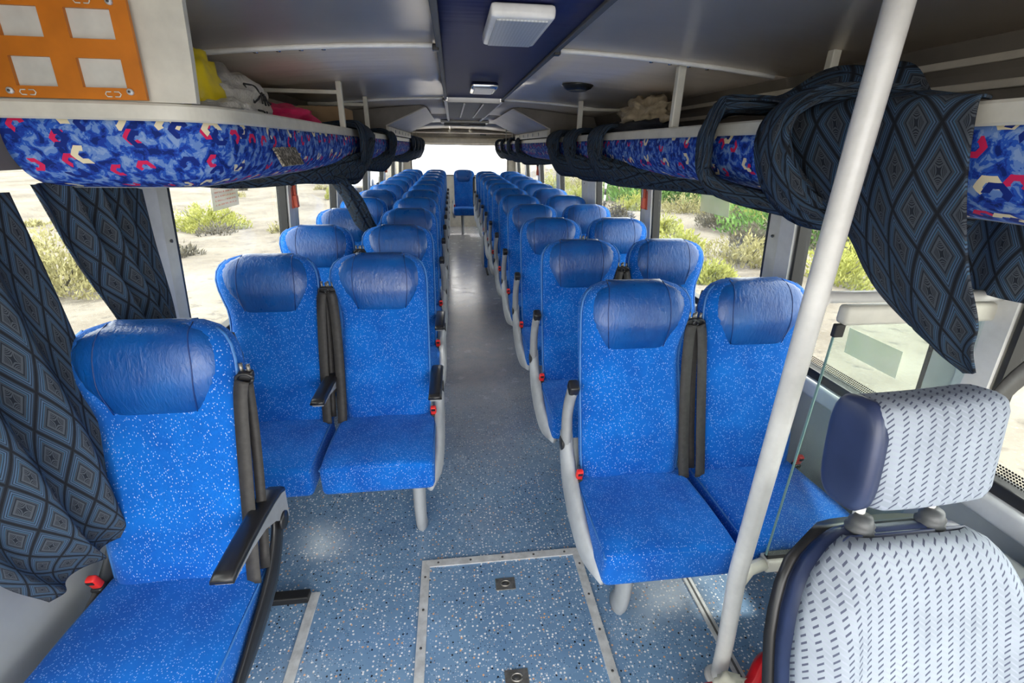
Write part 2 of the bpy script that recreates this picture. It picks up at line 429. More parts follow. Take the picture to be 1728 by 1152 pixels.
def tube(pts, r, n=10, smooth=0, up0=(0, 0, 1), cap=True, sect=None, ugain=1):
    """sweep; r scalar or list, or (a,b) radii per point along frame axes; sect(theta, t)->factor"""
    P = catmull(pts, smooth) if smooth else np.array(pts, float)
    k = len(P); fr = frames(P, up0); V = []; Fc = []; U = []
    rr = np.array(r if hasattr(r, '__len__') else [r], float)
    if rr.ndim == 1 and len(rr) > 1: rr = np.stack([rr, rr], 1)
    if rr.ndim == 1: rr = np.array([[rr[0], rr[0]]])
    rr = np.stack([np.interp(np.linspace(0, 1, k), np.linspace(0, 1, len(rr)), rr[:, c]) for c in (0, 1)], 1)
    s = np.concatenate([[0], np.cumsum(np.linalg.norm(np.diff(P, axis=0), axis=1))])
    for i in range(k):
        a, b = fr[i]; per = math.pi * (rr[i].sum())
        for j in range(n + 1):
            th = 2 * math.pi * j / n; f = sect(th, i / (k - 1)) if sect else 1
            V.append(P[i] + (a * rr[i][0] * math.cos(th) + b * rr[i][1] * math.sin(th)) * f); U.append((per * j / n * ugain, s[i]))
    for i in range(k - 1):
        for j in range(n):
            q = i * (n + 1) + j; Fc.append((q, q + 1, q + n + 2, q + n + 1))
    if cap:
        Fc.append(tuple(range(n - 1, -1, -1))); b0 = (k - 1) * (n + 1); Fc.append(tuple(range(b0, b0 + n)))
    return V, Fc, U
def ribbon(pts, w, th, side, smooth=0):
    """flat strap; side = direction of its width"""
    P = catmull(pts, smooth) if smooth else np.array(pts, float)
    T = np.gradient(P, axis=0); sd_ = np.array(side, float); V = []; Fc = []; U = []
    for i, (p, t) in enumerate(zip(P, T)):
        t = t / np.linalg.norm(t); a = sd_ - t * sd_.dot(t); a /= np.linalg.norm(a); nn = np.cross(t, a)
        for (x, y) in ((-.5, -.5), (.5, -.5), (.5, .5), (-.5, .5)): V.append(p + a * w * x + nn * th * y); U.append((x * w, i * .02))
    k = len(P)
    for i in range(k - 1):
        for j in range(4):
            a_, b_ = i * 4 + j, i * 4 + (j + 1) % 4; Fc.append((a_, b_, b_ + 4, a_ + 4))
    Fc.append((3, 2, 1, 0)); q = (k - 1) * 4; Fc.append((q, q + 1, q + 2, q + 3)); return V, Fc, U
def loft(rings, cap=True):
    n = len(rings[0]); V = [p for r_ in rings for p in r_]; Fc = []
    for i in range(len(rings) - 1):
        for j in range(n): Fc.append((i * n + j, i * n + (j + 1) % n, (i + 1) * n + (j + 1) % n, (i + 1) * n + j))
    if cap: Fc.append(tuple(range(n - 1, -1, -1))); q = (len(rings) - 1) * n; Fc.append(tuple(range(q, q + n)))
    return V, Fc
def cyl(r, h, n=16, axis='z', c=(0, 0, 0), r2=None):
    r2 = r if r2 is None else r2; V = []
    for k, (rad, zz) in enumerate(((r, -h / 2), (r2, h / 2))):
        for j in range(n):
            t = 2 * math.pi * j / n; p = (rad * math.cos(t), rad * math.sin(t), zz)
            p = {'z': p, 'y': (p[0], p[2], p[1]), 'x': (p[2], p[0], p[1])}[axis]; V.append(tuple(a + b for a, b in zip(p, c)))
    Fc = [(j, (j + 1) % n, n + (j + 1) % n, n + j) for j in range(n)] + [tuple(range(n - 1, -1, -1)), tuple(range(n, 2 * n))]
    return V, Fc
def mk(name, vf, smooth=True, fix=True):
    me = mesh(name, vf[0], vf[1], vf[2] if len(vf) > 2 else None, smooth)
    return fix_normals(me) if fix else me
def cloth(ctrl, nu, nv, fn=None, size=None):
    """smooth sheet through a control grid [row][col]; fn(p, s, t)->p ; UV in metres"""
    G = np.array(ctrl, float); rows = np.array([catmull(r_, nu) for r_ in G]); cols = np.array([catmull(rows[:, j], nv) for j in range(nu)])
    V = []; U = []; du = np.linalg.norm(np.diff(cols.mean(1), axis=0), axis=1).sum(); dv = np.linalg.norm(np.diff(cols.mean(0), axis=0), axis=1).sum()
    if size: du, dv = size
    for i in range(nv):
        for j in range(nu):
            s, t = j / (nu - 1), i / (nv - 1); p = cols[j][i]
            if fn: p = fn(np.array(p), s, t)
            V.append(p); U.append((s * du, t * dv))
    Fc = [(i * nu + j, i * nu + j + 1, (i + 1) * nu + j + 1, (i + 1) * nu + j) for i in range(nv - 1) for j in range(nu - 1)]
    return V, Fc, U
def solid(o, th=.003):
    md = o.modifiers.new('solid', 'SOLIDIFY'); md.thickness = th; md.offset = 0; return o
def copy_tree(o, parent=None):
    c = o.copy(); C.objects.link(c); c.parent = parent
    for ch in list(o.children): copy_tree(ch, c)
    return c

# ------------------------------------------------------------------ the setting
HW = 1.165           # half width at the window sill
SILL = .80
def wallx(z): return HW - .088 * max(0, z - SILL)
Y0, Y1 = -.9, 10.0
def ceilz(x): return 1.87 - .057 * x * x

# floor with podium edges
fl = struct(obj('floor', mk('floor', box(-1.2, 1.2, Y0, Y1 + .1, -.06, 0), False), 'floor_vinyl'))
for s, nm in ((-1, 'trim_1'), (1, 'trim_2')):
    y0, y1 = (-.6, 1.31) if s < 0 else (.2, 1.9)
    t = struct(obj(nm, mk(nm, box(s * .715 - .017, s * .715 + .017, y0, y1, .0005, .008, .002), False), 'aluminium'))
    g = obj('groove', mk('groove', box(s * .715 - .004, s * .715 + .004, y0, y1, .008, .0088), False), 'seam_dark' if s > 0 else 'aluminium', t)
ph = struct(obj('trim_3', mk('trim_3', box(-1.16, -.73, 1.27, 1.31, .0005, .03, .004), False), 'black_rubber'))  # black bar stands in for the shadowed rear edge of the platform

# lower side walls, sills, pillars, window bays
PIL = [(-.62, -.50), (.30, .42), (1.585, 1.745), (2.93, 3.12), (4.16, 4.68), (5.72, 5.93), (7.05, 7.28), (8.42, 8.60), (9.60, 10.0)]
PILR = [(-.62, -.50), (.845, 1.00), (1.60, 1.76), (2.94, 3.13), (4.20, 4.70), (5.70, 5.92), (7.05, 7.28), (8.42, 8.60), (9.60, 10.0)]
def quad_prism(pts, y0, y1):
    n = len(pts); V = [(x, y0, z) for x, z in pts] + [(x, y1, z) for x, z in pts]
    return V, [(i, (i + 1) % n, n + (i + 1) % n, n + i) for i in range(n)] + [tuple(range(n - 1, -1, -1)), tuple(range(n, 2 * n))]
TOPZ = 1.50
for s, nm, pil in ((-1, 'wall_left', PIL), (1, 'wall_right', PILR)):
    root = struct_root(nm)
    obj('lower_panel', mk('lp', quad_prism([(s * HW, 0), (s * (HW + .05), 0), (s * (HW + .05), SILL - .03), (s * HW, SILL - .03)], Y0, Y1), False), 'grey_panel', root)
    obj('sill_rail', mk('sr', box(min(s * (HW - .035), s * (HW + .05)), max(s * (HW - .035), s * (HW + .05)), Y0, Y1, SILL - .075, SILL - .012, .012)), 'sill_grey', root)
    obj('sill_gasket', mk('sg', box(min(s * (HW - .015), s * (HW + .03)), max(s * (HW - .015), s * (HW + .03)), Y0, Y1, SILL - .012, SILL + .022, .004), False), 'black_rubber', root)
    up_ = [(s * wallx(TOPZ), TOPZ), (s * (wallx(TOPZ) + .05), TOPZ), (s * (wallx(1.66) + .05), 1.66), (s * 1.11, 1.80), (s * 1.06, 1.84), (s * 1.05, 1.806), (s * 1.082, 1.74), (s * (wallx(1.66)), 1.64)]
    obj('cove_panel', mk('cp', quad_prism(up_, Y0, Y1), False), 'dark_cove', root)
    for k, zz in enumerate((1.70, 1.755)):
        obj('cove_batten', mk('cb', box(min(s * 1.065, s * 1.085), max(s * 1.065, s * 1.085), 1.3 if s < 0 else Y0, 3.3, zz, zz + .018, .003), False), 'cream_wall', root)
    for (a, b) in pil:
        p = quad_prism([(s * (wallx(SILL) - .012), SILL), (s * (wallx(SILL) + .045), SILL), (s * (wallx(TOPZ) + .045), TOPZ + .05), (s * (wallx(TOPZ) - .012), TOPZ + .05)], a, b)
        po = obj('pillar', mk('pillar', p, False), 'cream_rail', root)
        wcap = quad_prism([(s * (wallx(SILL) - .022), SILL + .02), (s * (wallx(SILL) - .010), SILL + .02), (s * (wallx(TOPZ) - .010), TOPZ + .03), (s * (wallx(TOPZ) - .022), TOPZ + .03)], a, a + (b - a) * .5)
        obj('pillar_cover', mk('pc', wcap, False), 'white_paint', po)
        for yy in (a - .016, b + .004):
            g = quad_prism([(s * (wallx(SILL) - .008), SILL), (s * (wallx(SILL) + .04), SILL), (s * (wallx(TOPZ) + .04), TOPZ), (s * (wallx(TOPZ) - .008), TOPZ)], yy, yy + .012)
            obj('gasket', mk('gk', g, False), 'black_rubber', po)
        for zz in (.95, 1.25):
            obj('screw', mk('scr', cyl(.006, .004, 8, 'x', (s * (wallx(zz) - .0145), b - (b - a) * .22, zz))), 'screw', po)
    for i in range(len(pil) - 1):
        a, b = pil[i][1], pil[i + 1][0]
        k = i + 1 + (0 if s < 0 else len(pil) - 1)
        wn = struct_root('window_%d' % k)
        xo = .02
        g = quad_prism([(s * (wallx(SILL) + xo), SILL), (s * (wallx(SILL) + xo + .005), SILL), (s * (wallx(TOPZ) + xo + .005), TOPZ), (s * (wallx(TOPZ) + xo), TOPZ)], a, b)
        obj('pane', mk('pane', g, False), 'window_glass', wn)
        if s > 0 and i in (0, 1):   # dotted band on the panes by the driver
            for (z0, z1) in ((SILL + .02, SILL + .055),):
                V = [(s * (wallx(z0) + xo - .002), a, z0), (s * (wallx(z0) + xo - .002), b, z0), (s * (wallx(z1) + xo - .002), b, z1), (s * (wallx(z1) + xo - .002), a, z1)]
                obj('frit_band', mesh('fb', V, [(0, 1, 2, 3)], [(a, z0), (b, z0), (b, z1), (a, z1)], False), 'frit_band', wn)

# ceiling: panels between the cross strips, navy centre panel
ce = struct_root('ceiling')
def ceil_panel(x0, x1, y0, y1, dz=0, n=8, th=.012):
    xs = np.linspace(x0, x1, n); V = []
    for y in (y0, y1):
        for x in xs: V += [(x, y, ceilz(x) + dz), (x, y, ceilz(x) + dz + th)]
    Fc = []; k = 2 * n
    for i in range(n - 1):
        a = 2 * i; Fc += [(a, a + 2, k + a + 2, k + a), (a + 1, k + a + 1, k + a + 3, a + 3), (a, a + 1, a + 3, a + 2), (k + a, k + a + 2, k + a + 3, k + a + 1)]
    Fc += [(0, k, k + 1, 1), (2 * n - 2, 2 * n - 1, k + 2 * n - 1, k + 2 * n - 2)]
    return V, Fc
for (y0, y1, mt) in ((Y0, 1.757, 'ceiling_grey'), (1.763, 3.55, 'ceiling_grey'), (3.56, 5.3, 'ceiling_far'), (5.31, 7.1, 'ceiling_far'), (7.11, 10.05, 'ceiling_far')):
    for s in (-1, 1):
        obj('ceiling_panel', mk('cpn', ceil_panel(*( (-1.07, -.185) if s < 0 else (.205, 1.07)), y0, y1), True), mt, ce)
obj('centre_panel', mk('ctr', ceil_panel(-.175, .195, Y0, 3.50, -.006, 6), True), 'ceiling_navy', ce)
cg = obj('intake_panel', mk('itk', ceil_panel(-.17, .19, 3.56, 5.35, -.03, 4, .03), False), 'grille_dark', ce)
for xx in (-.055, .075): obj('divider', mk('dv', box(xx - .006, xx + .006, 3.6, 5.3, 1.832, 1.8385), False), 'light_panel', cg)
obj('centre_panel', mk('ctr2', ceil_panel(-.175, .195, 5.37, 10.05, -.004, 4), True), 'ceiling_far', ce)
for xx in (-.182, .202):
    obj('seam_strip', mk('ss', box(xx - .009, xx + .009, Y0, 3.55, 1.853, 1.868, .003), False), 'seam_dark', ce)
    obj('seam_strip', mk('ss2', box(xx - .012, xx + .012, 3.56, 7.1, 1.845, 1.868, .003), False), 'light_panel', ce)
# white cross strips with black end caps
def strip(nm, x0, x1, y, r_, mat):
    xs = np.linspace(x0, x1, 14); pts = [(x, y, ceilz(x) - r_ * .8) for x in xs]
    t = struct(obj(nm, mk(nm, tube(pts, r_, 8, up0=(0, 0, 1))), mat)); return t
k = 4
for y, r_ in ((1.76, .008), (3.553, .008)):
    for s in (-1, 1):
        x0, x1 = (-.20, -1.0) if s < 0 else (.215, 1.0)
        t = strip('trim_%d' % k, x0, x1, y, r_, 'trim_white'); k += 1
        obj('end_cap', mk('ec', box(min(x0, x0 - s * .015) - .003, max(x0, x0 - s * .015) + .003, y - .014, y + .014, 1.846, 1.864, .003), False), 'black_plastic', t)
        xs = np.linspace(x0, x1, 14)
        obj('shadow_strip', mk('sg', tube([(x, y + .011, ceilz(x) - .002) for x in xs], .0045, 6)), 'black_rubber', t)  # dark tube stands in for the shadow line along each strip
        for q in (.55, .62, .69, .76):
            xx = s * q; obj('screw', mk('scw', cyl(.007, .012, 8, 'z', (xx, y + .03, ceilz(xx) - .006))), 'chrome', t)

# rear wall with the big window
rw = struct_root('wall_rear')
def rear_wall():
    wx, z0, z1, rad, yb = .96, 1.02, 1.595, .12, 9.98
    inner = []
    for (cx, cz, a0) in ((wx - rad, z1 - .02, 0), (-wx + rad, z1 - .02, 90), (-wx + rad, z0 + rad, 180), (wx - rad, z0 + rad, 270)):
        rr = rad if a0 >= 180 else .02
        for q in range(7):
            a = R(a0 + q * 15); inner.append((cx + (rad if a0 >= 180 else .02) * math.cos(a) + (0 if a0 >= 180 else (rad - .02) * (1 if a0 == 0 else -1)), cz + rr * math.sin(a)))
    outer = []
    for (x, z) in inner:
        t = max(abs(x) / 1.25, abs(z - 1.3) / 1.35); outer.append((x / t, 1.3 + (z - 1.3) / t))
    # snap corners of the outer loop
    n = len(inner); V = [(x, yb, z) for x, z in inner] + [(x, yb, z) for x, z in outer] + [(x, yb + .06, z) for x, z in inner]
    Fc = [(i, (i + 1) % n, n + (i + 1) % n, n + i) for i in range(n)] + [(i, 2 * n + i, 2 * n + (i + 1) % n, (i + 1) % n) for i in range(n)]
    obj('wall_panel', mk('rwp', (V, Fc), False), 'cream_wall', rw)
    obj('upper_panel', mk('rup', box(-1.25, 1.25, 9.975, 10.04, 1.60, 2.05), False), 'cream_wall', rw)
    obj('lower_panel', mk('rlp', box(-1.25, 1.25, 9.975, 10.04, -.06, 1.015), False), 'cream_wall', rw)
    for sx in (-1, 1): obj('side_panel', mk('rsp', box(min(sx * .975, sx * 1.25), max(sx * .975, sx * 1.25), 9.975, 10.04, 1.0, 1.62), False), 'cream_wall', rw)
    pane = [(x, yb + .03, z) for x, z in inner]
    wn = struct_root('window_17'); obj('pane', mk('rpane', (pane, [tuple(range(n))]), False), 'translucent_rear_glass', wn)
    obj('gasket', mk('rg', tube([(x, yb, z) for x, z in inner + inner[:1]], .012, 6)), 'black_rubber', wn)
    obj('header', mk('hd', box(-1.05, 1.05, 9.86, 9.99, 1.60, 1.72, .03), True), 'cream_wall', rw)
    obj('header_shelf', mk('hs', box(-1.0, 1.0, 9.5, 9.9, 1.79, 1.815, .01), False), 'cream_wall', rw)
    obj('small_plate', mk('sp', box(.40, .52, 9.845, 9.858, 1.765, 1.785), False), 'seam_dark', rw)
rear_wall()

# ceiling hatch at the rear
h = thing('roof_hatch', 'dark roof hatch in the ceiling above the rear rows', 'hatch', (.02, 6.5, 1.80))
obj('frame', mk('rh', box(-.30, .30, -.16, .16, .03, .06, .01), False), 'cream_rail', h)
obj('cover', mk('rhc', box(-.26, .26, -.13, .13, .0, .032, .012), False), 'grille_dark', h)
obj('handle', mk('rhh', box(-.06, .06, -.16, -.145, .005, .03, .004), False), 'black_plastic', h)

# air duct boxes above the racks
for s in (-1, 1):
    pr = [(s * .66, 1.655), (s * .66, 1.705), (s * .345, 1.848), (s * .40, 1.86), (s * 1.03, 1.80), (s * 1.09, 1.66)]
    d = thing('air_duct', 'slanted pale air duct housing above the %s rack' % ('left' if s < 0 else 'right'), 'duct', (0, 4.1, 0))
    obj('housing', mk('hs', quad_prism(pr, .06, 2.2), False), 'ceiling_far', d)
    obj('end_panel', mk('ep', quad_prism([(s * .668, 1.65), (s * .668, 1.71), (s * .355, 1.85), (s * .40, 1.858), (s * 1.03, 1.80), (s * 1.09, 1.65)], 0.04, .058), False), 'dark_cove', d)
    obj('face_rail', mk('fr', box(min(s * .645, s * .66), max(s * .645, s * .66), .06, 2.2, 1.645, 1.70, .004), False), 'cream_rail', d)
    for q in range(5): obj('louvre', mk('lv', cyl(.014, .006, 12, 'x', (s * .643, .5 + q * .32, 1.675))), 'sill_grey', d)

# ------------------------------------------------------------------ luggage racks
def sweep_profile(path, prof, uscale=1):
    """path: plan points (x,y) with outward normals; prof: (inset, z)"""
    P = np.array(path); T = np.gradient(P, axis=0); T /= np.linalg.norm(T, axis=1)[:, None]
    sl = np.concatenate([[0], np.cumsum(np.linalg.norm(np.diff(P, axis=0), axis=1))])
    pl = np.concatenate([[0], np.cumsum(np.linalg.norm(np.diff(np.array(prof), axis=0), axis=1))])
    return P, T, sl, pl
def rack(s, path, label):
    """path runs from front to rear; the outward side (aisle) is given by the normal (T.y,-T.x)*-s"""
    r_ = thing('luggage_rack', label, 'rack')
    P = np.array(path); T = np.gradient(P, axis=0); T /= np.linalg.norm(T, axis=1)[:, None]
    Nin = np.stack([T[:, 1], -T[:, 0]], 1) * s     # pointing from the aisle edge into the rack
    sl = np.concatenate([[0], np.cumsum(np.linalg.norm(np.diff(P, axis=0), axis=1))])
    def sw(prof, closed=False):
        pl = np.concatenate([[0], np.cumsum(np.linalg.norm(np.diff(np.array(prof), axis=0), axis=1))])
        V = []; U = []; k = len(prof)
        for i in range(len(P)):
            for (o, z), q in zip(prof, pl): p = P[i] + Nin[i] * o; V.append((p[0], p[1], z)); U.append((sl[i], q))
        Fc = []
        for i in range(len(P) - 1):
            for j in range(k if closed else k - 1):
                a, b = i * k + j, i * k + (j + 1) % k; Fc.append((a, b, b + k, a + k))
        if closed: Fc += [tuple(range(k)), tuple(range((len(P) - 1) * k, len(P) * k))]
        return V, Fc, U
    lip = obj('lip_rail', mk('lip', sw([(0, 1.603), (-.004, 1.607), (-.004, 1.634), (0, 1.639), (.022, 1.639), (.026, 1.634), (.026, 1.607), (.022, 1.603)], True)[:2], False), 'cream_rail', r_)
    fab = [(.006, 1.604), (.004, 1.58), (.008, 1.55), (.020, 1.517), (.042, 1.490), (.075, 1.470), (.12, 1.458)]
    fb = catmull(fab, 12)
    solid(obj('fabric_panel', mk('fab', sw([tuple(x) for x in fb])), 'rack_fabric', r_), .004)
    # flat shelf floor and underside
    W = 1.095
    def plate(inset, z, th):
        V = []; k = 0; edge = [P[i] + Nin[i] * inset for i in range(len(P))]
        for p in edge: V += [(p[0], p[1], z), (p[0], p[1], z + th), (s * W, p[1], z), (s * W, p[1], z + th)]
        Fc = []
        for i in range(len(P) - 1):
            a = i * 4; Fc += [(a, a + 4, a + 6, a + 2), (a + 1, a + 3, a + 7, a + 5), (a, a + 1, a + 5, a + 4)]
        return V, Fc
    obj('shelf_board', mk('sb', plate(.024, 1.606, .012), False), 'dark_cove', r_)
    obj('underside', mk('us', plate(.115, 1.456, .006), False), 'rack_fabric' if False else 'grey_panel', r_)
    return r_
pr = [(.665, y) for y in np.linspace(-.3, 9.6, 60)]
rackR = rack(1, pr, 'patterned blue luggage rack with cream lip along the right windows')
pl_ = [(-1.10, 1.185), (-1.02, 1.185), (-.94, 1.187), (-.86, 1.192), (-.79, 1.203), (-.735, 1.228), (-.70, 1.268), (-.680, 1.32), (-.670, 1.40), (-.666, 1.5)]
pl_ = [tuple(p) for p in catmull(pl_, 44)] + [(-.665, y) for y in np.linspace(1.65, 9.6, 54)]
rackL = rack(-1, pl_, 'patterned blue luggage rack with cream lip along the left windows')
# stanchions of the racks
def stanchion(root, s, y, w=.028, frame=True):
    x = s * .682; o = obj('stanchion', mk('st', box(x - w / 2, x + w / 2, y - .014, y + .014, 1.639, ceilz(x) - .002, .004), False), 'cream_rail', root)
    if frame:
        obj('cross_bar', mk('cb', box(min(x, s * 1.03), max(x, s * 1.03), y - .012, y + .012, 1.785, 1.803, .004), False), 'cream_rail', o)
for y in (1.83, 3.25, 6.9, 7.7): stanchion(rackR, 1, y, .03 if y < 4 else .014, y > 2)
for y in (2.6, 3.34, 7.0, 7.8): stanchion(rackL, -1, y, .026 if y < 4 else .014)
obj('cross_bar', mk('cb', box(.9, .925, 1.36, 1.385, 1.64, ceilz(.9), .003), False), 'cream_rail', rackR)
# mesh patch on the left rack
pv = obj('vent_patch', mk('vp', box(-.004, .004, -.10, .10, -.028, .028, .002), False), 'vent_mesh', rackL, (-.655, 1.62, 1.525)); pv.rotation_euler = (0, R(-22), 0)

# ------------------------------------------------------------------ front cabinet with the orange plate
cb = thing('front_cabinet', 'cream overhead cabinet with a bolted orange plate above the left rack', 'cabinet', (-.9, 1.2, 1.640))
def cbp(x0, x1, y0, y1, z0, z1, b=0): return box(x0 + .9, x1 + .9, y0 - 1.2, y1 - 1.2, z0 - 1.640, z1 - 1.640, b)
obj('body', mk('cab', quad_prism([(-.195, .0), (.198, 0), (.206, .08), (.214, .198), (-.155, .170)], .006, .022), False), 'cream_rail', cb)
cells_x = [-1.085, -1.032, -.955, -.908, -.824, -.790]; cells_z = [1.642, 1.664, 1.717, 1.751, 1.803, 1.822]
V = []; Fc = []
def plate_with_holes():
    parts = []
    for i in range(5):
        for j in range(5):
            if i in (1, 3) and j in (1, 3): continue
            sh = lambda z: (z - 1.64) * .04
            x0, x1, z0, z1 = cells_x[i], cells_x[i + 1], cells_z[j], cells_z[j + 1]
            v, f = cbp(x0, x1, 1.186, 1.194, z0, z1)
            parts.append(([(a[0] + sh(a[2] + 1.64), a[1], a[2]) for a in v], f))
    bm = bmesh.new(); v, f = join(parts)
    bv = [bm.verts.new(p) for p in v]
    for q in f: bm.faces.new([bv[i] for i in q])
    bmesh.ops.remove_doubles(bm, verts=bm.verts, dist=1e-5)
    # drop inner faces shared by neighbours
    seen = {}
    for fc in list(bm.faces):
        key = tuple(round(c, 4) for c in fc.calc_center_median()); seen.setdefault(key, []).append(fc)
    bmesh.ops.delete(bm, geom=[x for l in seen.values() if len(l) > 1 for x in l], context='FACES')
    me = bpy.data.meshes.new('orange_plate'); bm.to_mesh(me); bm.free(); return fix_normals(me)
op = obj('orange_plate', plate_with_holes(), 'orange_paint', cb)
obj('backing_panel', mk('bk', cbp(-1.07, -.80, 1.1945, 1.2055, 1.65, 1.815), False), 'plate_back', cb)
for (x, z) in ((-.817, 1.657), (-1.044, 1.654), (-.812, 1.815), (-1.03, 1.813)):
    sr = obj('bolt', mk('bolt', cyl(.0062, .006, 12, 'y', (x + .9, -.017, z - 1.64))), 'aluminium', op)
    obj('socket', mk('sk', cyl(.0025, .002, 8, 'y', (x + .9, -.0205, z - 1.64))), 'screw', sr)
for (x, z) in ((-1.013, 1.652), (-.852, 1.652), (-1.0, 1.815), (-.862, 1.815)):
    for sgn in (-1, 1):
        pts = [(x + .9 + sgn * .003, -.016, z - 1.64 + .0045), (x + .9 + sgn * .012, -.016, z - 1.64 + .0045), (x + .9 + sgn * .015, -.016, z - 1.64), (x + .9 + sgn * .012, -.016, z - 1.64 - .0045), (x + .9 + sgn * .003, -.016, z - 1.64 - .0045)]
        obj('slot_clip', mk('sc', tube(pts, .0012, 6)), 'cream_rail', op)

# ------------------------------------------------------------------ ceiling fittings
lp = thing('ceiling_lamp', 'large rectangular white ceiling lamp on the navy panel near the top edge', 'lamp', (.02, 1.39, 1.862))
obj('frame', mk('lf', rbox(.150, .32, .030, .010, 3)), 'trim_white', lp, (0, 0, -.016))
obj('lens', mk('ll', box(-.060, .060, -.145, .145, -.0345, -.028, .002), False), 'lamp_lens', lp)
lp = thing('ceiling_lamp', 'small chrome rimmed ceiling lamp on the navy panel farther back', 'lamp', (.026, 2.80, 1.862))
obj('frame', mk('lf2', rbox(.140, .32, .026, .012, 3)), 'chrome', lp, (0, 0, -.012))
obj('lens', mk('ll2', box(-.052, .052, -.12, .12, -.030, -.022, .003), False), 'lamp_lens', lp)
sp = thing('ceiling_speaker', 'round black speaker on the grey ceiling right of the navy panel', 'speaker', (.486, 2.57, ceilz(.486)))
prof = [(.02, -.026), (.05, -.026), (.066, -.020), (.078, -.006), (.080, .0)]
obj('rim', mk('rim', loft([[(r_ * math.cos(t), r_ * math.sin(t), z) for t in np.linspace(0, 2 * math.pi, 28, endpoint=False)] for r_, z in prof])), 'speaker_black', sp)
obj('grille', mk('gr', cyl(.045, .004, 24, 'z', (0, 0, -.028))), 'dark_grey_plastic', sp)

# ------------------------------------------------------------------ floor hatch
hx0, hx1, hy = -.325, .325, 1.41
fh = thing('floor_hatch', 'speckled floor hatch framed in aluminium in the aisle front', 'hatch', (0, .95, 0))
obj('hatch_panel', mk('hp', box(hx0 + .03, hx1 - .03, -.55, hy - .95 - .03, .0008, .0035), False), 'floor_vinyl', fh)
def frame_bar(pts): return quad3(pts, .001, .0085)
def quad3(pts, z0, z1):
    n = len(pts); V = [(x, y, z0) for x, y in pts] + [(x, y, z1) for x, y in pts]
    return V, [(i, (i + 1) % n, n + (i + 1) % n, n + i) for i in range(n)] + [tuple(range(n - 1, -1, -1)), tuple(range(n, 2 * n))]
W_ = .032
bars = [[(hx0, hy - .95), (hx1, hy - .95), (hx1 - W_, hy - .95 - W_), (hx0 + W_, hy - .95 - W_)],
        [(hx0, hy - .9505), (hx0 + W_, hy - .9505 - W_), (hx0 + W_, -.55), (hx0, -.55)],
        [(hx1, hy - .9505), (hx1, -.55), (hx1 - W_, -.55), (hx1 - W_, hy - .9505 - W_)]]
for b_ in bars:
    fb_ = obj('frame_strip', mk('fs', quad3(b_, .001, .009), False), 'aluminium', fh)
    cx_ = np.mean([p[0] for p in b_]); horiz = b_ is bars[0]
    for q in range(5 if horiz else 6):
        p = (-.26 + q * .13, hy - .95 - W_ / 2) if horiz else (cx_, hy - .95 - .08 - q * .14)
        obj('screw', mk('fsc', cyl(.0045, .002, 8, 'z', (p[0], p[1], .0095))), 'screw', fb_)
for yy in (1.27, .925):
    lt = obj('latch', mk('lt', box(-.038, .038, yy - .95 - .026, yy - .95 + .026, .003, .007, .001), False), 'latch_metal', fh)
    obj('pull_ring', mk('plr', tube([(.018 * math.cos(t), yy - .95 + .012 * math.sin(t), .0085) for t in np.linspace(0, 6.283, 15)], .0025, 6)), 'latch_metal', lt)
    obj('recess', mk('rc', cyl(.012, .002, 16, 'z', (0, yy - .95, .0075))), 'screw', lt)

# ------------------------------------------------------------------ passenger seats
TH = R(14.7); S_, C_ = math.sin(TH), math.cos(TH); LB = .70; YO = .30
def BP(x, w_, d): return (x, -(LB - w_) * S_ - d * C_ + YO, .47 + w_ * C_ + d * S_)
WK = [0, .1, .3, .42, .48, .53, .57, .605, .64, .665, .685, .70]
AK = [.176, .183, .186, .186, .187, .188, .189, .187, .180, .166, .142, .105]
EK = [.176, .183, .181, .172, .176, .190, .202, .207, .200, .184, .156, .112]
def aW(w_): return np.interp(w_, WK, AK)
def eW(w_): return np.interp(w_, WK, EK)
def topf(w_): return 1. if w_ < .60 else math.sqrt(max(0, 1 - ((w_ - .60) / .1005) ** 2.6))
def sm(a, b, x): t = min(1, max(0, (x - a) / (b - a))); return t * t * (3 - 2 * t)
def Tf(w_): return (.048 + .036 * sm(.44, .56, w_) + .012 * math.exp(-((w_ - .17) / .1) ** 2)) * (.25 + .75 * topf(w_))
def frontd(x, w_):
    a, e = aW(w_), eW(w_); u = (2 * x + a - e) / (a + e); u = max(-1, min(1, u))
    return Tf(w_) * (1 - abs(u) ** 5) ** .5 + .006 * abs(u) ** 2 * (1 - abs(u) ** 8)
def backrest_vf(s):
    ws = list(np.linspace(0, .56, 17)) + [.585, .61, .635, .655, .672, .685, .694, .70]; us = np.sin(np.linspace(-math.pi / 2, math.pi / 2, 17)); rings = []
    us = np.sign(us) * np.abs(us) ** .85
    for w_ in ws:
        a, e = aW(w_), eW(w_); ring = []
        for u in us: x = (u * (a + e) + e - a) / 2; ring.append(BP(s * x, w_, frontd(x, w_)))
        for u in us[::-1][1:-1]: x = (u * (a + e) + e - a) / 2; ring.append(BP(s * x, w_, -.042 * (1 - abs(u) ** 6) ** .5 * (.2 + .8 * topf(w_))))
        rings.append(ring)
    return loft(rings)
HW_ = [.470, .478, .50, .53, .57, .605, .64, .665, .682, .690]
HA = [.100, .106, .122, .140, .156, .162, .156, .144, .122, .090]
HE = [.098, .100, .109, .124, .150, .166, .162, .148, .126, .096]
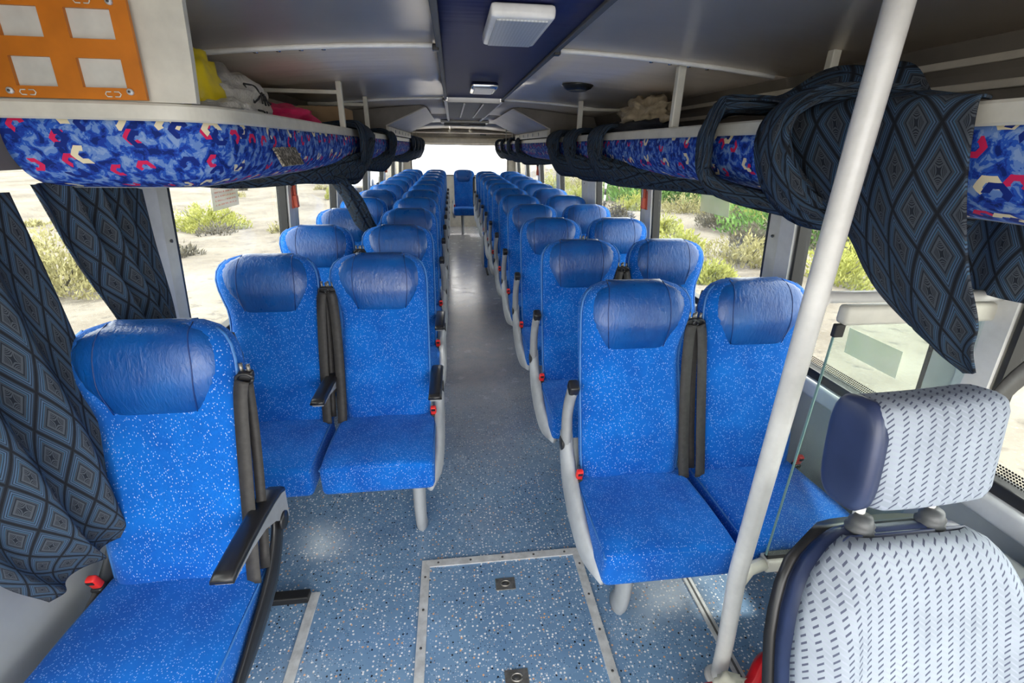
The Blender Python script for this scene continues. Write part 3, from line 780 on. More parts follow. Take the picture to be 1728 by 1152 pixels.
def headrest_vf(s):
    rings = []; us = np.sin(np.linspace(-math.pi / 2, math.pi / 2, 17))
    rows = [(w_, 0) for w_ in np.concatenate([[.470, .474], np.linspace(.482, .66, 9), [.675, .686, .694]])] + [(.700, -.004), (.704, -.016), (.704, -.030)]
    for w_, dd in rows:
        wq = min(w_, .6985); a, e = np.interp(w_, HW_, HA), np.interp(w_, HW_, HE); ring = []; edge = max(0, min(1, (w_ - .468) / .016))
        for u in us: x = (u * (a + e) + e - a) / 2; ring.append(BP(s * x, w_, frontd(x, wq) - .003 + .009 * (1 - abs(u) ** 8) * edge ** .5 + dd))
        for u in us[::-1][1:-1]: x = (u * (a + e) + e - a) / 2; ring.append(BP(s * x, w_ - (.006 if dd else 0), frontd(x, wq) - .012 + dd))
        rings.append(ring)
    return loft(rings)
def seam_vf(s, x0):
    pts = []
    for w_ in np.linspace(.476, .697, 12):
        x = x0 + .012 * math.sin((w_ - .476) / .22 * 3.14) * (1 if x0 > 0 else -1); pts.append(BP(s * x, w_, frontd(x, min(w_, .6985)) + .0060))
    return tube(pts, .0014, 6)
def piping_vf(s, side):
    pts = []
    for w_ in list(np.linspace(.02, .60, 16)) + [.635, .66, .68]:
        x = (-aW(w_) if side < 0 else eW(w_)); pts.append(BP(s * x * .985, w_, Tf(w_) * .38))
    return tube(pts, .0042, 6)
def cushion_vf():
    def fn(x, y, z):
        f = (y + .205) / .41        # 0 front .. 1 rear
        zz = z + .010 * (1 - (x / .205) ** 2) * (1 if z > 0 else 0) + (.020 * (1 - f) if z > 0 else .0) - .012 * max(0, 1 - f * 5) * (1 if z > 0 else 0)
        return (x * (1 - .04 * f), y, zz)
    return rbox(.408, .41, .112, .022, 8, fn)
ME = {}
for s in (1, -1):
    ME['back', s] = mk('backrest', backrest_vf(s)); ME['head', s] = mk('headrest', headrest_vf(s))
    ME['seam', s, 0] = mk('seam', seam_vf(s, -.098)); ME['seam', s, 1] = mk('seam', seam_vf(s, .092))
    ME['pipe', s, -1] = mk('piping', piping_vf(s, -1)); ME['pipe', s, 1] = mk('piping', piping_vf(s, 1))
    # side cover and leg on the aisle side
    sx = -s * .212
    ME['cover', s] = mk('side_cover', tube([(sx, YO - .075, .60), (sx, YO - .10, .535), (sx, YO - .17, .455), (sx, YO - .28, .405), (sx + s * .004, YO - .40, .368), (sx + s * .030, YO - .51, .352)],
                        [(.022, .034), (.024, .052), (.026, .070), (.026, .080), (.022, .066), (.014, .026)], 12, 18, up0=(1, 0, 0)))
    ME['slim', s] = mk('side_cover', tube([(sx, YO - .085, .60), (sx, YO - .11, .53), (sx, YO - .20, .45), (sx - s * .0, YO - .34, .41), (sx, YO - .50, .385)], [(.012, .028), (.012, .034), (.012, .042), (.011, .038), (.009, .018)], 12, 18, up0=(1, 0, 0)))
    ME['pivot', s] = mk('pivot_cap', cyl(.026, .008, 18, 'x', (sx - s * .020, YO - .098, .565)))
    ME['arm_up', s] = mk('armrest', tube([(sx - s * .004, YO - .098, .545), (sx - s * .004, YO - .095, .61), (sx - s * .003, YO - .085, .68), (sx, YO - .095, .745), (sx + s * .002, YO - .115, .795)],
                         [(.020, .032), (.020, .029), (.019, .025), (.019, .024), (.019, .024)], 12, 14, up0=(1, 0, 0)))
    ME['cap_up', s] = mk('arm_cap', rot_pts(rbox(.037, .046, .042, .010, 2), Matrix.Translation((sx + s * .002, YO - .121, .806)) @ Matrix.Rotation(R(25), 4, 'X')))
    ME['arm_dn', s] = mk('armrest', loft([[(sx + dx, YO + y, z) for dx, z in ((-.022, zt), (.022, zt), (.019, zb), (-.019, zb))] for (y, zt, zb) in
                         ((-.055, .640, .545), (-.09, .652, .555), (-.14, .660, .600), (-.20, .665, .630), (-.28, .668, .646), (-.37, .668, .652), (-.385, .666, .655))]), False)
    ME['pad_dn', s] = mk('arm_pad', loft([[(sx + dx, YO + y, z + dz) for dx, dz in ((-.026, .0), (-.024, .010), (-.016, .014), (.016, .014), (.024, .010), (.026, 0))] for (y, z) in
                         ((-.06, .640), (-.09, .653), (-.14, .661), (-.20, .666), (-.28, .669), (-.37, .669), (-.392, .664))]))
    for key, lx in (('R', -.045), ('L', -.122)):
        x = s * lx
        ME['leg', s, key] = mk('leg', tube([(x, YO - .31, .40), (x, YO - .345, .30), (x, YO - .37, .18), (x, YO - .365, .07), (x, YO - .335, .006)], [(.028, .060), (.028, .054), (.027, .044), (.025, .040), (.025, .044)], 12, 16, up0=(1, 0, 0)))
    # belts: on the inner side between the two seats of a pair
    for kind in ('aisle', 'window'):
        bx = s * .191 if kind == 'aisle' else -s * .196
        P = [BP(bx * 1.04, .545, .052), BP(bx * 1.0, .50, .050), BP(bx * .97, .36, .048), BP(bx * .96, .18, .052), BP(bx * .96, .05, .060), BP(bx * .97, .0, .064)]
        P2 = [BP(bx * 1.06, .545, .030), BP(bx * 1.07, .40, .022), BP(bx * 1.06, .2, .020), BP(bx * 1.05, .02, .030)]
        ME['belt', s, kind] = mk('seat_belt', ribbon(P, .036, .003, (.99, .12 * (1 if bx < 0 else -1), 0), 18)); ME['belt2', s, kind] = mk('belt_return', ribbon(P2, .024, .003, (.95, .3 * (1 if bx > 0 else -1), 0), 14))
        g = BP(bx * 1.06, .557, .034)
        ME['guide', s, kind] = mk('belt_guide', join([rot_pts(rbox(.036, .026, .026, .008, 2), Matrix.Translation(g)), tube([(g[0] + .020 * math.cos(t), g[1] - .014, g[2] - .004 + .014 * math.sin(t)) for t in np.linspace(0, 6.283, 13)], .0045, 6)[:2]]))
        ME['guide_pin', s, kind] = mk('guide_pin', join([cyl(.005, .03, 8, 'z', (g[0] - .008, g[1], g[2] + .018)), cyl(.005, .026, 8, 'z', (g[0] + .009, g[1], g[2] + .016))]))
        kx = -s * .192 if kind == 'aisle' else s * .205
        ME['buckle', s, kind] = mk('buckle', rot_pts(rbox(.024, .020, .046, .006, 2), Matrix.Translation((kx, YO - .215, .512)) @ Matrix.Rotation(R(18), 4, 'X')))
        ME['bslot', s, kind] = mk('buckle_slot', rot_pts(box(-.008, .008, -.0112, -.009, .006, .018), Matrix.Translation((kx, YO - .215, .512)) @ Matrix.Rotation(R(18), 4, 'X')), False)
        ME['bstalk', s, kind] = mk('buckle_stalk', rot_pts(rbox(.030, .026, .055, .008, 2), Matrix.Translation((kx, YO - .206, .470)) @ Matrix.Rotation(R(18), 4, 'X')))
    ME['bracket', s] = mk('wall_bracket', box(min(s * .0, s * .236), max(s * .0, s * .236), YO - .44, YO - .40, .352, .386, .006), False)
    ME['backshell', s] = mk('back_shell', loft([[BP(s * x, w_, -.038 - (.012 if 0 < i < 5 else 0)) for i, x in enumerate(np.linspace(-aW(w_) * .93, eW(w_) * .93, 6))] + [BP(s * x, w_, -.030) for x in np.linspace(eW(w_) * .93, -aW(w_) * .93, 6)] for w_ in np.linspace(.0, .66, 12)]))
ME['cushion'] = mk('cushion', cushion_vf())
ME['pan'] = mk('seat_pan', box(-.185, .185, YO - .53, YO - .12, .365, .395, .008), False)
def cushion_pipe():
    return tube([(-.196, YO - .16, .472), (-.200, YO - .35, .484), (-.198, YO - .52, .486), (-.185, YO - .551, .482), (0, YO - .555, .492), (.185, YO - .551, .482), (.198, YO - .52, .486), (.200, YO - .35, .484), (.196, YO - .16, .472)], .0028, 6, 40)
ME['cpipe'] = mk('cushion_piping', cushion_pipe())

def make_seat(s, kind, arm, legkey, x, y, label, group, midarm=None, black=False):
    t = thing('passenger_seat', label, 'seat', (x, y - YO, 0), group)
    obj('backrest', ME['back', s], 'seat_fabric', t)
    h_ = obj('headrest', ME['head', s], 'headrest_vinyl', t, label='glossy blue vinyl headrest')
    obj('seam', ME['seam', s, 0], 'seam_blue', h_); obj('seam', ME['seam', s, 1], 'seam_blue', h_)
    obj('piping', ME['pipe', s, -1], 'piping_blue', t); obj('piping', ME['pipe', s, 1], 'piping_blue', t)
    obj('back_shell', ME['backshell', s], 'dark_grey_plastic', t)
    c_ = obj('cushion', ME['cushion'], 'seat_fabric', t, (0, YO - .355, .432)); 
    p_ = obj('cushion_piping', ME['cpipe'], 'piping_blue', t)
    obj('seat_pan', ME['pan'], 'dark_grey_plastic', t)
    b_ = obj('seat_belt', ME['belt', s, kind], 'belt_black', t); obj('belt_return', ME['belt2', s, kind], 'belt_black', t)
    g_ = obj('belt_guide', ME['guide', s, kind], 'black_plastic', t); obj('guide_pin', ME['guide_pin', s, kind], 'latch_metal', g_)
    k_ = obj('buckle', ME['buckle', s, kind], 'buckle_red', t, label='red belt buckle'); obj('buckle_slot', ME['bslot', s, kind], 'black_plastic', k_)
    obj('buckle_stalk', ME['bstalk', s, kind], 'black_plastic', t)
    if kind == 'aisle' or black:
        obj('side_cover', ME['slim', s] if black else ME['cover', s], 'black_plastic' if black else 'side_cover_grey', t)
        obj('pivot_cap', ME['pivot', s], 'black_plastic', t)
    if kind == 'aisle': obj('leg', ME['leg', s, legkey], 'leg_grey', t)
    else: obj('wall_bracket', ME['bracket', s], 'dark_grey_plastic', t)
    if arm == 'up':
        a_ = obj('armrest', ME['arm_up', s], 'armrest_grey', t); obj('arm_cap', ME['cap_up', s], 'black_plastic', a_)
    elif arm == 'down':
        a_ = obj('armrest', ME['arm_dn', s], 'armrest_grey', t); obj('arm_pad', ME['pad_dn', s], 'black_plastic', a_)
    return t
plain('seam_blue', (.004, .03, .16), .5)
ORD = ['', 'first', 'second', 'third', 'fourth', 'fifth', 'sixth', 'seventh', 'eighth', 'ninth', 'tenth', 'eleventh', 'twelfth']
XA, XW, PIT, YR, YL = .4585, .893, .74, 1.479, 1.9575
SR = -.012
proto = {}
def place(s, kind, arm, key, x, y, label, group):
    k = (s, kind, arm, key)
    if k not in proto:
        proto[k] = make_seat(s, kind, arm, key, x, y, label, group); return proto[k]
    o = copy_tree(proto[k]); o.location = (x, y - YO, 0); o['label'] = label; o['group'] = group; return o
for i in range(11):
    n_ = ORD[i + 1]; y = YR + i * PIT
    place(1, 'aisle', 'up', 'R', XA + SR, y, f'blue aisle seat in the {n_} row right of the aisle', 'passenger seats right of the aisle')
    place(1, 'window', None, 'R', XW + SR, y, f'blue window seat in the {n_} row right of the aisle', 'passenger seats right of the aisle')
for i in range(11):
    n_ = ORD[i + 2]; y = YL + i * PIT
    place(-1, 'aisle', 'down' if i < 2 else 'up', 'L', -XA, y, f'blue aisle seat in the {n_} row left of the aisle', 'passenger seats left of the aisle')
    place(-1, 'window', 'down' if i == 0 else None, 'L', -XW, y, f'blue window seat in the {n_} row left of the aisle', 'passenger seats left of the aisle')
single = make_seat(-1, 'window', 'down', 'L', -.898, 1.1905, 'large blue single seat in the left foreground with black armrest lowered', 'passenger seats left of the aisle', black=True)
obj('side_cover', ME['slim', 1], 'dark_grey_plastic', single)
rear = make_seat(1, 'aisle', None, 'R', .052, 9.42, 'blue middle seat of the last row at the end of the aisle', 'passenger seats in the last row')
# folded jump seat in the aisle
js = thing('folding_seat', 'folded jump seat standing upright beside the right seats near the rear', 'seat', (.232, 5.98, 0))
obj('cushion', mk('jc', rot_pts(rbox(.045, .36, .40, .02, 3), Matrix.Translation((0, 0, .33)))), 'seat_fabric', js)
obj('frame', mk('jf', box(-.038, -.022, -.17, .17, .14, .53, .006), False), 'side_cover_grey', js)
obj('hinge_leg', mk('jl', tube([(.0, .12, .15), (.02, .02, .06), (.035, -.05, .004)], .014, 8, 8)), 'dark_grey_plastic', js)

# ------------------------------------------------------------------ driver's seat
DS = thing('driver_seat', 'driver seat in pale grey herringbone fabric with adjustable headrest', 'seat', (.603, .42, 0))
DT = R(21); dS, dC = math.sin(DT), math.cos(DT); DL = .60
def DP(x, w_, d): return (x, .115 - (DL - w_) * dS - d * dC, .405 + w_ * dC + d * dS)
DK = [0, .12, .28, .40, .46, .51, .545, .575, .592, .60]
DHW = [.200, .222, .229, .224, .213, .198, .179, .149, .119, .08]
def dhw(w_): return np.interp(w_, DK, DHW)
def dtop(w_): return 1. if w_ < .48 else math.sqrt(max(0, 1 - ((w_ - .48) / .1205) ** 2.4))
def dfront(x, w_):
    a = dhw(w_); u = max(-1, min(1, x / a))
    bol = .020 * sm(.52, .80, abs(u)) * (1 - sm(.42, .56, w_))
    return (.060 * (1 - abs(u) ** 6) ** .5 + bol * (1 - abs(u) ** 10)) * (.2 + .8 * dtop(w_)) + .006 * math.exp(-((w_ - .18) / .1) ** 2)
def dring(w_, f0, inset, back):
    us = np.sin(np.linspace(-math.pi / 2, math.pi / 2, 25)); a = dhw(w_) - inset; ring = []
    for u in us: ring.append(DP(u * a, w_, f0(u * a, w_)))
    for u in us[::-1][1:-1]: ring.append(DP(u * a, w_, back(u)))
    return ring
wsd = list(np.linspace(0, .46, 18)) + [.485, .51, .53, .55, .567, .58, .59, .597, .60]
obj('backrest', mk('dbk', loft([dring(w_, lambda x, q: dfront(x, q) - .012, 0, lambda u: -.050 * (1 - abs(u) ** 6) ** .5 * (.3 + .7 * dtop(w_)) ) for w_ in wsd])), 'navy_vinyl', DS)
V = []; U = []; us = np.linspace(-1, 1, 41); wf = [w_ for w_ in wsd if w_ <= .592]
wf = list(np.linspace(.0, .592, 34))
for w_ in wf:
    a = dhw(w_) - .005
    row = []
    for u in us:
        x = math.sin(u * math.pi / 2 * .93) / math.sin(math.pi / 2 * .93) * a; ed = min(1, (1 - abs(u)) / .05, (.594 - w_) / .02)
        row.append(DP(x, w_, dfront(x, w_) - .004 + .009 * max(0, ed) ** .5))
    acc = np.concatenate([[0], np.cumsum([math.dist(p, q) for p, q in zip(row, row[1:])])]); acc -= acc[len(us) // 2]
    V += row; U += [(q, w_) for q in acc]
nu = len(us); Fc = [(i * nu + j, i * nu + j + 1, (i + 1) * nu + j + 1, (i + 1) * nu + j) for i in range(len(wf) - 1) for j in range(nu - 1)]
solid(obj('fabric_front', mk('dff', (V, Fc, U), True), 'driver_fabric', DS), .006)
pp = [DP(s_ * (dhw(w_) - .007), w_, dfront(s_ * (dhw(w_) - .007), w_) + .001) for s_, l in ((-1, wf), (1, wf[::-1])) for w_ in l]
obj('piping', mk('dpp', tube(pp, .0035, 6)), 'navy_vinyl', DS)
for sx in (-1, 1):
    pts = [DP(sx * .135, w_, dfront(sx * .135, w_) + .0045) for w_ in np.linspace(.02, .53, 16)]
    obj('stitch_line', mk('dst', tube(pts, .0016, 5)), 'navy_vinyl', DS)
# black shell behind
obj('back_shell', mk('dsh', loft([[DP(u * (dhw(w_) + .006), w_, -.035 - .035 * (1 - u ** 4)) for u in np.linspace(-1, 1, 9)] + [DP(u * (dhw(w_) - .004), w_, -.022) for u in np.linspace(1, -1, 9)] for w_ in np.linspace(0, .585, 14)])), 'black_plastic', DS)
# headrest
hr = rbox(.232, .088, .188, .030, 6, lambda x, y, z: (x * (1 + .10 * (z / .1) ** 1 * .5), y - .010 * (1 - (x / .13) ** 2), z))
HM = Matrix.Translation((-.008, .130, 1.120)) @ Matrix.Rotation(R(-3), 4, 'Y') @ Matrix.Rotation(R(-10), 4, 'X')
uvh = [(v[0], v[2] + v[1]) for v in hr[0]]
hd = obj('headrest', mk('dhr', (rot_pts(hr, HM)[0], hr[1], uvh)), 'driver_fabric', DS)
sp_ = loft([[(dx, .048 * k_ * math.copysign(abs(math.cos(t)) ** .6, math.cos(t)), .095 * k_ * math.copysign(abs(math.sin(t)) ** .6, math.sin(t))) for t in np.linspace(0, 6.2832, 28, endpoint=False)] for dx, k_ in ((.014, .98), (.0, 1.), (-.006, .96), (-.010, .86), (-.011, .6))])
obj('side_panel', mk('dsp', rot_pts(sp_, HM @ Matrix.Translation((-.117, .001, 0)) @ Matrix.Rotation(R(5), 4, 'Y'))), 'navy_vinyl', hd)
for sx in (-.075, .062):
    o_ = obj('headrest_post', mk('dpo', tube([(sx, .118, .94), (sx, .126, 1.02)], .0085, 10)), 'pole_white', DS)
    obj('post_boot', mk('dbo', loft([[(sx + r_ * math.cos(t), .112 + r_ * math.sin(t), z) for t in np.linspace(0, 6.283, 16, endpoint=False)] for r_, z in ((.021, .958), (.023, .966), (.018, .970), (.020, .978), (.016, .984), (.013, .992))])), 'dark_grey_plastic', o_)
obj('seat_cushion', mk('dcu', rot_pts(rbox(.46, .44, .12, .04, 4), Matrix.Translation((0, -.23, .40)))), 'driver_fabric', DS)
obj('pedestal', mk('dpe', box(-.17, .17, -.36, .0, 0.0, .35, .02), False), 'black_plastic', DS)
# driver's belt and console
dbelt = tag(obj('shoulder_belt', mk('sbl', ribbon([(.815, .625, 1.125), (.90, .66, 1.165), (1.03, .70, 1.215), (1.118, .72, 1.25)], .042, .003, (0, .35, 1), 10)), 'belt_black'), 'black shoulder belt running from the driver headrest to the right wall', 'belt')
cns = thing('side_console', 'grey side console beside the driver seat under the window', 'console', (1.08, .52, 0))
obj('body', mk('cnb', box(-.10, .045, -.25, .16, 0, .70, .02), False), 'grey_panel', cns)
obj('top_tray', mk('cnt', box(-.115, .045, -.26, .03, .70, .78, .015), False), 'sill_grey', cns)
obj('dark_recess', mk('cnd', box(-.118, -.10, -.20, .1, .58, .66, .004), False), 'black_plastic', cns)

# ------------------------------------------------------------------ pole and partition
PX, PY = .588, .833
gp = thing('grab_pole', 'thick white vertical grab pole from ceiling to floor behind the driver seat', 'pole', (PX, PY, 0))
obj('tube', mk('gpt', tube([(0, 0, ceilz(PX) - .002), (0, 0, 1.2), (0, 0, .62), (0, 0, .52), (.003, .001, .47), (.014, .006, .38), (.040, .018, .18), (.056, .026, .002)], .0233, 20, 40, up0=(1, 0, 0))), 'pole_white', gp)
obj('foot_flange', mk('gpf', cyl(.042, .008, 20, 'z', (.056, .026, .004), .036)), 'pole_white', gp)
obj('ceiling_flange', mk('gpc', cyl(.042, .01, 20, 'z', (0, 0, ceilz(PX) - .006))), 'pole_white', gp)
pt = thing('driver_partition', 'glass partition with white rails between driver and right front seats', 'partition', (.9, .90, 0))
def ptp(x): return x - .9
obj('top_bar', mk('ptb', tube([(ptp(.606), -.062, 1.272), (ptp(.66), -.018, 1.269), (ptp(1.12), -.015, 1.262)], .014, 12)), 'pole_white', pt)
obj('header_rail', mk('pth', box(ptp(.725), ptp(1.12), -.018, .018, 1.196, 1.243, .010)), 'cream_rail', pt)
pgl = obj('glass_pane', mk('ptg', box(ptp(.722), ptp(1.118), -.003, .003, .478, 1.194), False), 'partition_glass', pt)
obj('glass_edge', mk('pte', box(ptp(.7195), ptp(.7218), -.003, .003, .478, 1.194), False), 'glass_edge', pgl)
obj('corner_gasket', mk('ptc', box(ptp(.716), ptp(.74), -.007, .007, 1.165, 1.197, .003), False), 'black_rubber', pgl)
obj('bottom_gasket', mk('ptk', box(ptp(.722), ptp(1.118), -.008, .008, .468, .482), False), 'black_rubber', pt)
obj('bottom_rail', mk('ptr', box(ptp(.718), ptp(1.12), -.020, .020, .425, .468, .006), False), 'cream_rail', pt)
obj('link_bar', mk('ptl', tube([(ptp(.604), -.060, .455), (ptp(.66), -.02, .450), (ptp(.72), -.002, .446)], .018, 12)), 'cream_rail', pt)

# red hose with a pale rag at the foot of the pole
tag(obj('red_hose', mk('rdh', tube([(.45, .73, .035), (.52, .775, .065), (.575, .785, .075), (.66, .775, .062), (.70, .79, .072), (.745, .825, .088), (.79, .855, .07), (.83, .86, .03)], .021, 12, 40)), 'red_hose'), 'red hose lying at the foot of the grab pole', 'hose')
def blob(name, ax, n=2, amp=.2, freq=4, seed=0, base=False, uvs=False):
    bm = bmesh.new(); bmesh.ops.create_icosphere(bm, subdivisions=n, radius=1)
    from mathutils import noise as mn
    for v in bm.verts:
        d = v.co.normalized(); k = 1 + amp * (mn.noise(d * freq * .5 + Vector((seed, 0, 0))) + .6 * mn.noise(d * freq + Vector((0, seed, 0))) + .35 * mn.noise(d * freq * 2.3 + Vector((0, 0, seed))))
        p = d * k; z = p.z * ax[2]
        if base: z = max(z, -ax[2] * .45)
        v.co = (p.x * ax[0], p.y * ax[1], z)
    me = bpy.data.meshes.new(name); bm.to_mesh(me); bm.free(); me.polygons.foreach_set('use_smooth', [True] * len(me.polygons)); return me
tag(obj('rag', blob('rag', (.045, .03, .022), 3, .5, 6, 3), 'rag_white', None, (.615, .778, .112)), 'crumpled pale rag on the red hose at the pole foot', 'rag')

# ------------------------------------------------------------------ luggage on the racks
def lay(name, ax, mat, loc, label, cat, seed, amp=.35, freq=4, n=4, rz=0):
    o = obj(name, blob(name, ax, n, amp, freq, seed, True), mat, None, (loc[0], loc[1], loc[2] + ax[2] * .45)); o.rotation_euler = (0, 0, R(rz)); return tag(o, label, cat)
SH = 1.619
wb = lay('plastic_bag', (.13, .25, .098), 'thin_plastic', (-.86, 1.67, SH), 'crumpled translucent white plastic bag with black scrawl on the left rack', 'bag', 2, .28, 5)
plain('ink', (.01, .01, .012), .6)
def stroke(pts): return tube(pts, .0028, 5, len(pts) * 5)
from mathutils.bvhtree import BVHTree
def on_bag(y, z):
    me = wb.data; bv = BVHTree.FromPolygons([v.co[:] for v in me.vertices], [p.vertices[:] for p in me.polygons])
    h_ = bv.ray_cast(Vector((.5, y, z)), Vector((-1, 0, 0))); return tuple(h_[0] + Vector((.003, 0, 0))) if h_[0] else (.12, y, z)
scr = [[(.0, .05), (.0, .0)], [(.0, .05), (.03, .045), (.04, .02), (.0, .0)], [(.05, .03), (.05, .0)], [(.05, .025), (.065, .032), (.075, .025)], [(.085, .015), (.1, .02), (.095, .03), (.085, .02), (.09, .004), (.105, .004)],
       [(.12, .028), (.12, .0), (.13, .028), (.14, .0)], [(.01, -.02), (.04, -.022), (.05, -.03)], [(.07, -.02), (.075, -.035), (.10, -.025)]]
for st_ in scr: obj('ink_stroke', mk('ink', stroke([on_bag(-.02 + a, .012 + b) for a, b in st_])), 'ink', wb)
lay('plastic_bag', (.06, .09, .095), 'yellow_bag', (-.82, 1.47, SH + .03), 'yellow plastic bag beside the cabinet on the left rack', 'bag', 5, .22, 4)
lay('plastic_bag', (.10, .14, .04), 'thin_plastic', (-.79, 1.52, SH), 'flat pale plastic bag lying below the yellow bag', 'bag', 8, .25, 5)
lay('pink_cloth', (.13, .26, .062), 'pink_cloth', (-.85, 2.20, SH), 'bright pink folded cloth on the left rack', 'cloth', 4, .3, 4)
lay('dark_bundle', (.13, .20, .09), 'navy_cloth', (-.95, 1.98, SH), 'dark cloth bundle behind the pink cloth on the left rack', 'cloth', 9, .3)
bx_ = obj('cardboard_box', mk('cbx', join([box(-.12, .12, -.16, .16, 0, .14, .004), box(-.005, .005, -.16, .16, .1395, .142)]), False), 'cardboard', None, (-.88, 3.15, SH)); tag(bx_, 'open brown cardboard box on the left rack behind the wrapped curtain', 'box')
bx2 = obj('cardboard_box', mk('cbx2', join([box(-.10, .10, -.20, .20, 0, .10, .004), box(-.10, .10, -.005, .005, .0995, .102)]), False), 'cardboard', None, (-.95, 2.62, SH)); tag(bx2, 'flat brown cardboard box in the shadow on the left rack', 'box')
lay('khaki_jacket', (.10, .24, .085), 'khaki_cloth', (.83, 2.50, SH + .055), 'crumpled khaki cloth on top of a dark bundle on the right rack', 'cloth', 12, .5, 6)
lay('dark_bundle', (.13, .42, .062), 'navy_cloth', (.83, 2.55, SH), 'dark cloth bundle under the khaki cloth on the right rack', 'cloth', 14, .3)

# ------------------------------------------------------------------ curtains
def bundle(label, pts, wid, th, n=44, k=7, group=None, amp=.20, ph=0., up0=(0, 1, 0)):
    v = tube(pts, [(a, b) for a, b in zip(wid, th)], 40, n, up0=up0,
             ugain=2.2, sect=lambda t, q: 1 + amp * math.sin(k * t + ph + 1.5 * math.sin(q * 7)) * .6 + amp * .5 * math.sin((k * 2 + 1) * t - ph + q * 5))
    o = obj('wrapped_curtain', mk('bundle', v), 'curtain_cloth'); return tag(o, label, 'curtain', group)
def ring(s, y, y2, y3, ztop=1.668, sag=1.415, yb=None):
    """path of a curtain gathered over the rack: off the shelf, over the lip, down, and under towards y2"""
    yb = y if yb is None else yb
    return [(s * .86, yb, ztop - .01), (s * .76, (y + yb) / 2, ztop), (s * .675, y, ztop - .002), (s * .636, y, 1.625), (s * .634, y - .02 * 0, 1.56), (s * .648, y, 1.495), (s * .69, (y * .8 + y2 * .2), 1.447),
            (s * .80, y2, sag), (s * .95, (y2 + y3) / 2, 1.425), (s * 1.06, y3, 1.45)]
G = 'curtains gathered over the racks'
W0 = [.05, .06, .062, .060, .056, .046, .034, .024, .018, .018]
def bw(f, t): return [min(x * f, (9, 9, 9, 9, 9, .17, .09, .034, .026, .02)[i]) for i, x in enumerate(W0)], [t * (.8, 1, 1, 1, 1, 1.05, 1.1, 1.1, 1, .9)[i] for i in range(10)]
bundle('thick dark curtain wound over the left rack beside the cardboard box', ring(-1, 3.02, 2.25, 1.75, 1.662, 1.436, 3.0), *bw(5.0, .018), group=G, k=15, amp=.26)
bundle('narrow dark curtain band on the left rack before the air duct', ring(-1, 4.25, 3.65, 3.2, sag=1.43), *bw(3.4, .018), group=G, ph=1, k=13)
for i, y in enumerate((6.5, 7.2, 7.9, 8.7)): bundle('%s dark curtain band at the rear end of the left rack' % ORD[i + 1], ring(-1, y, y - .5, y - .8, sag=1.42), *bw(3.6, .02), group=G, ph=i, k=11)
bundle('grey curtain wound over the right rack next to the big draped curtain', ring(1, 1.48, 1.14, .98, 1.685, 1.418, 1.36), *bw(1.7, .020), group=G, k=11, ph=.6)
bundle('grey curtain band on the right rack below the khaki cloth', ring(1, 2.70, 1.95, 1.42, sag=1.432), *bw(2.2, .015), group=G, ph=1.7, k=11)
bundle('wide grey curtain band farther along the right rack by the post', ring(1, 3.30, 2.62, 2.1, sag=1.43), *bw(2.6, .016), group=G, ph=2.6, k=13)
bundle('dark curtain band on the right rack before the air duct', ring(1, 3.86, 3.2, 2.7, sag=1.42), *bw(3.4, .020), group=G, ph=.3, k=13)
for i, y in enumerate((6.0, 6.95, 7.9, 8.9)): bundle('%s dark curtain band at the rear end of the right rack' % ORD[i + 1], ring(1, y, y - .55, y - .9, sag=1.42), *bw(2.4, .018), group=G, ph=i * 1.3, k=11)
# loose end of the second right curtain lying on the rack
tail = cloth([[(.70, 1.46, 1.665), (.80, 1.40, 1.69), (.92, 1.28, 1.72)], [(.68, 1.36, 1.68), (.77, 1.28, 1.73), (.88, 1.18, 1.77)], [(.70, 1.24, 1.68), (.79, 1.16, 1.72), (.90, 1.10, 1.755)], [(.70, 1.12, 1.652), (.80, 1.08, 1.66), (.92, 1.04, 1.67)]], 18, 18, lambda p, s, t: p + np.array((0, 0, .012 * math.sin(9 * s + 5 * t))))
solid(tag(obj('curtain_tail', mk('ctl', tail, True, False), 'curtain_cloth'), 'loose curtain corner standing up above the right rack lip', 'curtain'), .004)
# the strap-like curtain pulled down from the left rack
bundle('twisted dark curtain pulled diagonally from the left rack onto the seats', [(-.80, 2.45, 1.44), (-.77, 2.62, 1.42), (-.74, 2.80, 1.32), (-.73, 3.02, 1.18), (-.73, 3.26, 1.04), (-.735, 3.36, .985)], [.05, .07, .075, .075, .085, .06], [.02, .022, .024, .024, .026, .02], 30, 6, None, .25, .4, (0, 1, 0))

# two curtains at the left front window
def pleat(n_, amp, ph=0):
    def f(p, s, t):
        a = amp * (.35 + .65 * math.sin(math.pi * min(1, s * 1.1 + .05)))
        return p + np.array((a * math.sin(2 * math.pi * n_ * s + ph + 1.1 * math.sin(3 * t)), .4 * a * math.cos(2 * math.pi * n_ * s + ph), 0))
    return f
c1 = cloth([[(-1.08, .70, 1.47), (-1.075, .84, 1.47), (-1.075, .98, 1.465), (-1.08, 1.125, 1.46)],
            [(-1.085, .70, 1.20), (-1.07, .85, 1.20), (-1.06, 1.0, 1.20), (-1.07, 1.135, 1.19)],
            [(-1.10, .74, .95), (-1.06, .88, .94), (-1.04, 1.02, .93), (-1.05, 1.125, .92)],
            [(-1.10, .78, .74), (-1.05, .90, .73), (-1.02, 1.0, .71), (-1.035, 1.095, .70)],
            [(-1.09, .845, .60), (-1.05, .93, .62), (-1.02, 1.0, .635), (-1.03, 1.075, .645)]], 60, 50, pleat(3.2, .022), (.95, 1.0))
solid(tag(obj('window_curtain', mk('wc1', c1, True, False), 'curtain_cloth'), 'dark diamond patterned curtain hanging in front of the left foreground seat', 'curtain'), .003)
